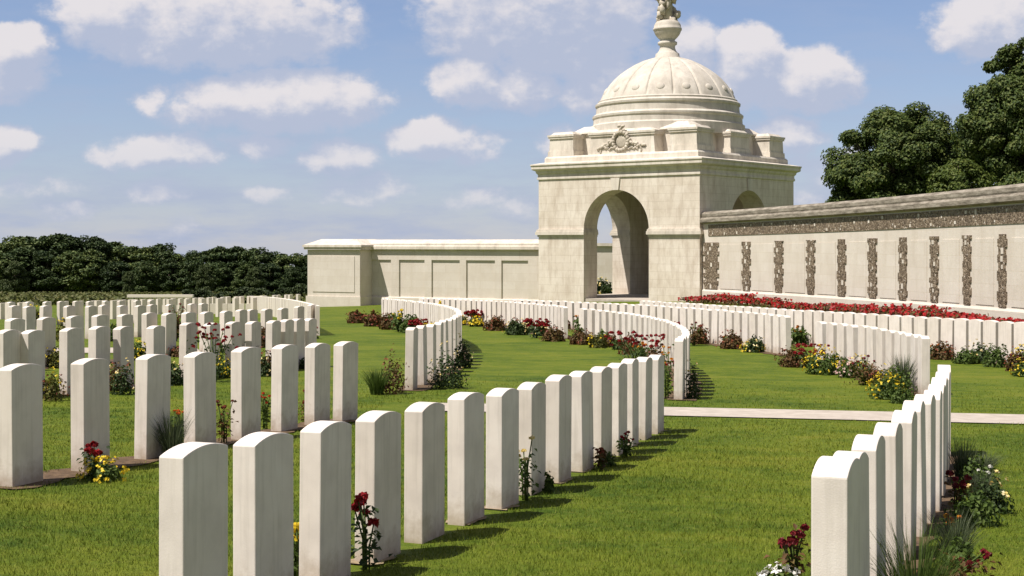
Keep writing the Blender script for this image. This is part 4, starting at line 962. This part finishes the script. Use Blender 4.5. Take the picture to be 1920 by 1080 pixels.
# ------------------------------------------------------------------ trees
def crown_points(lobes, per, cr, outward=0.8):
    C = []; N = []; centres = []
    for (cx, cy, cz, rx, ry, rz, k) in lobes:
        for i in range(k):
            d = RNG.normal(size=3); d /= np.linalg.norm(d); q = RNG.uniform(0.55, 1.0)**0.5
            c = np.array([cx, cy, cz])+d*q*np.array([rx, ry, rz]); centres.append(c)
            r = cr*RNG.uniform(0.65, 1.25)
            e = RNG.normal(size=(per, 3)); e /= np.linalg.norm(e, axis=1, keepdims=True)
            e2 = e*(RNG.uniform(0.2, 1.0, (per, 1))**0.5)*r*np.array([1.15, 1.15, 0.75])
            C.append(c+e2); N.append(e*outward+d*0.3+np.array([0, 0, 0.5])+RNG.normal(0, .35+0.5*(0.8-outward), (per, 3)))
    return np.concatenate(C), np.concatenate(N), centres

def big_tree(name, base, lobes, per, cr, leaf, mat, trunk_r, label, group):
    root = empty(name, base); tag(root, label, 'tree', group)
    C, N, cen = crown_points(lobes, per, cr)
    link('crown', leaf_mesh('crown', C, N, leaf*RNG.uniform(0.7, 1.3, len(C)), leaf*0.62), M[mat], root)
    tr = MB(); fork = lobes[0][2]-lobes[0][5]*0.55; fx, fy = lobes[0][0]*0.3, lobes[0][1]*0.3
    tr.tube([(0, 0, -0.4), (0.05, 0, fork*0.5), (fx, fy, fork)], [trunk_r*1.25, trunk_r, trunk_r*0.85], 10)
    for c in cen[::2]:
        mid = (fx+(c[0]-fx)*0.5+random.gauss(0, .15), fy+(c[1]-fy)*0.5, fork+(c[2]-fork)*0.42)
        tr.tube([(fx, fy, fork-0.3), mid, tuple(c)], [trunk_r*0.5, trunk_r*0.26, 0.03], 5)
    tr.build('trunk', M['bark'], root)
    return root

def T(px, d): return ((px-960)/2600*d, d)
x, y = T(1680, 95); zb = gz(x, y)
big_tree('broad_tree', (x, y, zb), [(0, 0, 5.6-zb, 4.2, 3.8, 3.3, 105), (2.6, 0, 5.4-zb, 2.6, 2.4, 2.6, 26), (0.8, -1, 3.6-zb, 3.0, 2.0, 1.5, 24), (-2.6, 0, 4.2-zb, 1.9, 2.2, 1.7, 16), (1.0, 0, 7.6-zb, 2.4, 2.2, 1.6, 18), (0, 0, 2.8-zb, 4.3, 3.2, 0.9, 22)], 430, 0.80, 0.235, 'crown', 0.35, 'rounded dark green tree behind the memorial wall, left of the tallest tree', 'trees behind the memorial wall')
x, y = T(1945, 88); zb = gz(x, y)
big_tree('tall_tree', (x, y, zb), [(0, 0, 7.0-zb, 4.3, 4.2, 4.6, 135), (-0.8, -1.5, 6.6-zb, 3.2, 1.6, 3.6, 36), (-2.9, -0.5, 6.8-zb, 2.0, 2.0, 2.2, 22), (-0.6, 0, 11.2-zb, 2.2, 2.4, 1.8, 20), (-2.6, 0, 9.4-zb, 1.4, 1.6, 1.0, 9), (-1, 0, 3.4-zb, 4.4, 3.6, 1.2, 26)], 430, 0.80, 0.235, 'crown', 0.42, 'tallest dark green tree cut by the right edge of the photo', 'trees behind the memorial wall')
x, y = T(1800, 80); zb = gz(x, y)
big_tree('young_tree', (x, y, zb), [(0, 0, 3.2-zb, 1.5, 1.5, 1.5, 26), (-0.7, 0, 2.6-zb, 1.5, 1.2, 0.9, 12)], 380, 0.60, 0.20, 'crown_light', 0.18, 'small lighter green tree in front of the two big ones', 'trees behind the memorial wall')

# wood on the left
def wood_variant(h, w, mat, seed):
    C, N, cen = crown_points([(0, 0, h*0.60, w*0.85, w*0.8, h*0.36, 44), (-w*0.35, 0, h*0.33, w*0.75, w*0.7, h*0.25, 20), (w*0.35, 0, h*0.30, w*0.75, w*0.7, h*0.24, 20), (0, 0, h*0.85, w*0.45, w*0.45, h*0.12, 9)], 150, w*0.27, 0.3)
    me = leaf_mesh('crown', C, N, 0.42*RNG.uniform(0.7, 1.4, len(C)), 0.30); me.materials.append(M[mat])
    t = MB(); t.tube([(0, 0, -0.4), (0, 0, h*0.35), (0.1, 0, h*0.7)], [0.28, 0.22, 0.08], 7)
    for c in cen[::6]: t.tube([(0, 0, h*0.3), tuple(c)], [0.12, 0.03], 4)
    tm = t.mesh('trunk'); tm.materials.append(M['bark'])
    return me, tm
VAR = [wood_variant(10, 3.6, 'wood_a', 1), wood_variant(10, 3.9, 'wood_a', 2), wood_variant(10, 3.3, 'wood_a', 3), wood_variant(10, 3.6, 'wood_b', 4), wood_variant(10, 3.2, 'wood_b', 5)]
def wood_tree(px, d, ytop, var, label, group, ws=1.0):
    x, y = T(px, d); zb = gz(x, y); h = (455-ytop)/2600*d - zb
    root = empty('wood_tree', (x, y, zb), random.uniform(0, 6.28)); tag(root, label, 'tree', group)
    s = h/10.3
    root.scale = (s*ws, s*ws, s)
    link('crown', VAR[var][0], None, root); link('trunk', VAR[var][1], None, root)
prof = [(-90, 446), (0, 446), (45, 440), (110, 438), (165, 441), (225, 453), (300, 457), (340, 466), (420, 465), (500, 467), (560, 470), (700, 474)]
def ytop(px):
    for (a, ya), (b, yb) in zip(prof[:-1], prof[1:]):
        if a <= px <= b: return ya+(yb-ya)*(px-a)/(b-a)
    return 470
for i, px in enumerate(range(-70, 680, 34)):
    wood_tree(px+random.uniform(-6, 6), 243+random.uniform(-4, 4), ytop(px)+random.uniform(-5, 9), (i*2+i//3) % 3, 'dark green tree in the tall back rank of the distant wood', 'back rank trees of the distant wood', random.uniform(1.1, 1.6))
for i, px in enumerate(range(-55, 660, 47)):
    wood_tree(px+random.uniform(-9, 9), 226+random.uniform(-3, 3), ytop(px)+26+random.uniform(-8, 10), (0, 1, 2)[i % 3], 'dark tree in the lower front rank of the distant wood', 'front rank trees of the distant wood', random.uniform(1.1, 1.7))
wood_tree(28, 214, 488, 4, 'grey-green tree at the left edge of the distant wood', None, 1.0)
wood_tree(385, 214, 494, 3, 'lighter tree with a visible stem in the middle of the wood', None, 0.9)
wood_tree(478, 212, 500, 3, 'small light green tree before the wood near the stone pier', None, 1.0)
wood_tree(242, 216, 508, 4, 'small pale green tree before the darkest part of the wood', None, 0.9)

def hedge(name, x0, y0, x1, y1, h, w, label, n):
    z0 = gz((x0+x1)/2, (y0+y1)/2); cx, cy = (x0+x1)/2, (y0+y1)/2
    t = RNG.random(n); o = RNG.uniform(-.5, .5, n)*w; hh = h*(0.85+0.15*np.sin(t*23)+0.12*np.sin(t*61+1))
    X = x0+(x1-x0)*t; Y = y0+(y1-y0)*t+o; Z = gz_np(X, Y)+hh*RNG.random(n)**0.55
    C = np.stack([X-cx, Y-cy, Z-z0], -1); N = np.stack([RNG.normal(0, .5, n), RNG.normal(-.5, .5, n), RNG.uniform(0, 1, n)], -1)
    o = link(name, leaf_mesh(name, C, N, 0.30*RNG.uniform(.7, 1.4, n), 0.22), M['hedge'], None, (cx, cy, z0)); tag(o, label, 'hedge')
hedge('hedge', *T(345, 128), *T(700, 124), 1.35, 1.8, 'dark clipped hedge in front of the wood between low wall and pier', 9000)
# strip of rough growth before the wood
n = 16000
Y = RNG.uniform(122, 205, n); X = (RNG.uniform(-130, 620, n)-960)/2600*Y; Z = gz_np(X, Y)+RNG.random(n)*0.6
C = np.stack([X, Y, Z], -1); N = np.stack([RNG.normal(0, .5, n), RNG.normal(-.3, .5, n), RNG.uniform(0.2, 1, n)], -1)
tag(link('field_growth', leaf_mesh('field_growth', C, N, 0.55*RNG.uniform(.7, 1.4, n), 0.40), M['crop']), 'rough green and brown growth in the field before the distant wood', 'field growth', kind='stuff')

# ------------------------------------------------------------------ sky
SUN_EL = radians(60); SUN_DIR = Vector((-0.86, -0.51, 0)).normalized()
world = bpy.data.worlds.new('World'); scene.world = world; world.use_nodes = True
wt = world.node_tree; wn = wt.nodes; wn.clear()
def N_(t, **k):
    n = wn.new(t)
    for a, b in k.items():
        if a in n.inputs: n.inputs[a].default_value = b
        else: setattr(n, a, b)
    return n
def L_(a, b): wt.links.new(a, b)
def mth(tree, op, a, b=None, c=None, clamp=False):
    m = tree.nodes.new('ShaderNodeMath'); m.operation = op; m.use_clamp = clamp
    for i, v in enumerate((a, b, c)):
        if v is None: continue
        if isinstance(v, (int, float)): m.inputs[i].default_value = v
        else: tree.links.new(v, m.inputs[i])
    return m.outputs[0]
# cloud density: soft lumps placed by direction (hundredths of 26 = tan of azimuth and elevation), ragged by noise
BL = [ # px, py, half width, half height up, down, weight
 (545, 190, 185, 68, 50, 1.15), (450, 178, 125, 40, 50, 1.05), (360, 205, 90, 28, 35, 0.55), (285, 190, 40, 28, 26, 0.55),
 (400, 55, 290, 95, 62, 1.0), (190, 20, 110, 55, 60, 0.95), (560, 60, 120, 50, 50, 0.6),
 (25, 85, 78, 46, 50, 1.15), (10, 140, 90, 40, 45, 0.75), (10, 262, 62, 32, 42, 1.0),
 (1010, 20, 235, 120, 105, 1.15), (1060, 110, 180, 60, 45, 0.75), (880, 145, 75, 48, 45, 1.05), (985, 165, 110, 35, 36, 0.75), (1120, 170, 130, 40, 40, 0.6),
 (810, 258, 90, 42, 38, 1.05), (880, 275, 70, 25, 30, 0.55), (650, 290, 72, 32, 32, 0.85), (600, 302, 60, 18, 22, 0.6), (310, 285, 125, 36, 32, 0.85), (480, 270, 90, 24, 22, 0.5), (215, 292, 60, 22, 24, 0.6),
 (1400, 105, 78, 62, 85, 1.15), (1510, 150, 115, 58, 52, 1.1), (1440, 165, 130, 40, 40, 0.8), (1300, 90, 60, 60, 60, 0.7),
 (1850, 60, 115, 82, 48, 1.1), (1940, 30, 120, 80, 60, 1.0), (1480, 252, 80, 36, 34, 0.8), (1060, 262, 60, 30, 34, 0.6), (1560, 300, 90, 22, 30, 0.45),
 (300, 358, 75, 22, 22, 0.55), (500, 358, 60, 16, 18, 0.45), (680, 356, 110, 28, 26, 0.55), (60, 350, 110, 20, 22, 0.4), (900, 372, 60, 20, 22, 0.45), (330, 425, 50, 22, 22, 0.35), (120, 395, 80, 16, 18, 0.4), (960, 390, 70, 20, 20, 0.4), (1530, 350, 70, 30, 40, 0.45)]
g = bpy.data.node_groups.new('cloud_density', 'ShaderNodeTree')
g.interface.new_socket('P', in_out='INPUT', socket_type='NodeSocketVector'); g.interface.new_socket('D', in_out='OUTPUT', socket_type='NodeSocketFloat')
gi = g.nodes.new('NodeGroupInput'); go = g.nodes.new('NodeGroupOutput')
def gn(t, **k):
    n = g.nodes.new(t)
    for a, b in k.items():
        if a in n.inputs: n.inputs[a].default_value = b
        else: setattr(n, a, b)
    return n
# warp the lumps a little
wn1 = gn('ShaderNodeTexNoise', Scale=1.1, Detail=5.0, Roughness=0.6); g.links.new(gi.outputs[0], wn1.inputs['Vector'])
wv = gn('ShaderNodeVectorMath', operation='MULTIPLY_ADD'); g.links.new(wn1.outputs['Color'], wv.inputs[0]); wv.inputs[1].default_value = (0.7, 0.45, 0); wv.inputs[2].default_value = (-0.35, -0.225, 0)
wp = gn('ShaderNodeVectorMath', operation='ADD'); g.links.new(gi.outputs[0], wp.inputs[0]); g.links.new(wv.outputs[0], wp.inputs[1])
sp = gn('ShaderNodeSeparateXYZ'); g.links.new(wp.outputs[0], sp.inputs[0])
acc = None
for px, py, rx, ru, rd, wgt in BL:
    dx = mth(g, 'MULTIPLY_ADD', sp.outputs[0], 100.0/(rx*1.08), -(px-960)/(rx*1.08))
    dy = mth(g, 'SUBTRACT', sp.outputs[1], (455-py)/100.0)
    dy = mth(g, 'MAXIMUM', mth(g, 'MULTIPLY', dy, 100.0/(ru*1.15)), mth(g, 'MULTIPLY', dy, -100.0/(rd*1.35)))
    q = mth(g, 'MULTIPLY_ADD', dy, dy, mth(g, 'MULTIPLY', dx, dx))
    m = mth(g, 'MULTIPLY_ADD', q, -0.8*wgt, 0.8*wgt)
    acc = m if acc is None else mth(g, 'MAXIMUM', acc, m)
n2 = gn('ShaderNodeTexNoise', Scale=1.8, Detail=9.0, Roughness=0.58); 
mp = gn('ShaderNodeMapping'); mp.inputs['Scale'].default_value = (1.0, 1.35, 1); g.links.new(gi.outputs[0], mp.inputs[0]); g.links.new(mp.outputs[0], n2.inputs['Vector'])
dd = mth(g, 'ADD', mth(g, 'MAXIMUM', acc, -0.6), mth(g, 'MULTIPLY', mth(g, 'SUBTRACT', n2.outputs['Fac'], 0.50), 1.15))
g.links.new(dd, go.inputs[0])

tc = N_('ShaderNodeTexCoord'); sx = N_('ShaderNodeSeparateXYZ'); L_(tc.outputs['Generated'], sx.inputs[0])
ay = mth(wt, 'MAXIMUM', mth(wt, 'ABSOLUTE', sx.outputs['Y']), 0.12)
U = mth(wt, 'DIVIDE', mth(wt, 'MULTIPLY', sx.outputs['X'], 26.0), ay); V = mth(wt, 'DIVIDE', mth(wt, 'MULTIPLY', sx.outputs['Z'], 26.0), ay)
P0 = N_('ShaderNodeCombineXYZ'); L_(U, P0.inputs[0]); L_(V, P0.inputs[1])
P1 = N_('ShaderNodeVectorMath', operation='ADD'); L_(P0.outputs[0], P1.inputs[0]); P1.inputs[1].default_value = (-0.20, 0.46, 0)
G0 = N_('ShaderNodeGroup'); G0.node_tree = g; L_(P0.outputs[0], G0.inputs[0])
G1 = N_('ShaderNodeGroup'); G1.node_tree = g; L_(P1.outputs[0], G1.inputs[0])
def mapr(v, a, b, c=0.0, d=1.0):
    m = N_('ShaderNodeMapRange', interpolation_type='SMOOTHSTEP'); L_(v, m.inputs['Value'])
    for k, q in (('From Min', a), ('From Max', b), ('To Min', c), ('To Max', d)): m.inputs[k].default_value = q
    return m.outputs[0]
alpha = mapr(G0.outputs[0], -0.06, 0.42)
edge = mth(wt, 'SUBTRACT', G0.outputs[0], G1.outputs[0])
light = mapr(edge, -0.18, 0.62)
core = mapr(G0.outputs[0], 0.0, 0.45)
light = mth(wt, 'MULTIPLY', light, mth(wt, 'MULTIPLY_ADD', core, 0.6, 0.4))
# thin flat layers low in the sky
mpx = N_('ShaderNodeMapping'); mpx.inputs['Scale'].default_value = (0.42, 2.1, 1); L_(P0.outputs[0], mpx.inputs[0])
ns = N_('ShaderNodeTexNoise', Scale=0.9, Detail=7.0, Roughness=0.6); L_(mpx.outputs[0], ns.inputs['Vector'])
low = mapr(V, -0.5, 4.8, 1.0, 0.36)
streak = mth(wt, 'MULTIPLY', mth(wt, 'MULTIPLY_ADD', mapr(ns.outputs['Fac'], 0.38, 0.70), 0.38, 0.60), low)
sky = N_('ShaderNodeTexSky'); sky.sky_type = 'NISHITA'; sky.sun_disc = False
sky.sun_elevation = SUN_EL; sky.sun_rotation = atan2(SUN_DIR.x, SUN_DIR.y) % (2*pi)
sky.air_density = 1.0; sky.dust_density = 0.0; sky.ozone_density = 2.0; sky.altitude = 60
def mixc(f, a, b, mode='MIX'):
    m = N_('ShaderNodeMix', data_type='RGBA', blend_type=mode)
    for i, v in ((0, f), (6, a), (7, b)):
        if isinstance(v, (int, float)): m.inputs[i].default_value = v
        elif isinstance(v, tuple): m.inputs[i].default_value = (*v, 1)
        else: L_(v, m.inputs[i])
    return m.outputs[2]
SKS = 0.081
tint = mixc(1.0, sky.outputs[0], (0.80, 0.82, 0.98), 'MULTIPLY')
c = mixc(streak, tint, (3.85, 4.4, 5.85))
ccol = mixc(light, (4.4, 4.85, 6.15), (7.6, 7.2, 7.3))
c = mixc(mth(wt, 'MULTIPLY', alpha, mapr(V, 0.0, 2.6, 0.45, 0.92)), c, ccol)
# unseen broken cloud overhead and behind the camera, added to set the fill light
nh = N_('ShaderNodeTexNoise', Scale=2.6, Detail=6.0, Roughness=0.6); L_(tc.outputs['Generated'], nh.inputs['Vector'])
hi = mth(wt, 'MAXIMUM', mapr(sx.outputs['Z'], 0.24, 0.42), mapr(sx.outputs['Y'], 0.3, -0.2))
c = mixc(mth(wt, 'MULTIPLY', mth(wt, 'MULTIPLY', mapr(nh.outputs['Fac'], 0.36, 0.56), hi), 0.9), c, (3.0, 2.75, 2.9))
bg = N_('ShaderNodeBackground', Strength=SKS); L_(c, bg.inputs['Color'])
ow = N_('ShaderNodeOutputWorld'); L_(bg.outputs[0], ow.inputs['Surface'])

sun = bpy.data.lights.new('sun', 'SUN'); sun.energy = 5.0; sun.angle = radians(0.53); sun.color = (1.0, 0.93, 0.855)
so = bpy.data.objects.new('sun', sun); COL.objects.link(so)
sd = Vector((SUN_DIR.x*cos(SUN_EL), SUN_DIR.y*cos(SUN_EL), sin(SUN_EL)))
so.rotation_euler = sd.to_track_quat('Z', 'Y').to_euler(); so.location = sd*60

# ------------------------------------------------------------------ camera and picture
cam = bpy.data.cameras.new('camera'); co = bpy.data.objects.new('camera', cam); COL.objects.link(co)
co.location = (0, 0, 0); co.rotation_euler = (pi/2, 0, 0)
cam.sensor_width = 36; cam.lens = 36*2600/1920; cam.shift_y = -85/1920; cam.clip_end = 6000; cam.clip_start = 0.05
scene.camera = co
scene.view_settings.view_transform = 'Standard'; scene.view_settings.look = 'None'; scene.view_settings.gamma = 1; scene.view_settings.exposure = 0.42
scene.render.engine = 'CYCLES'
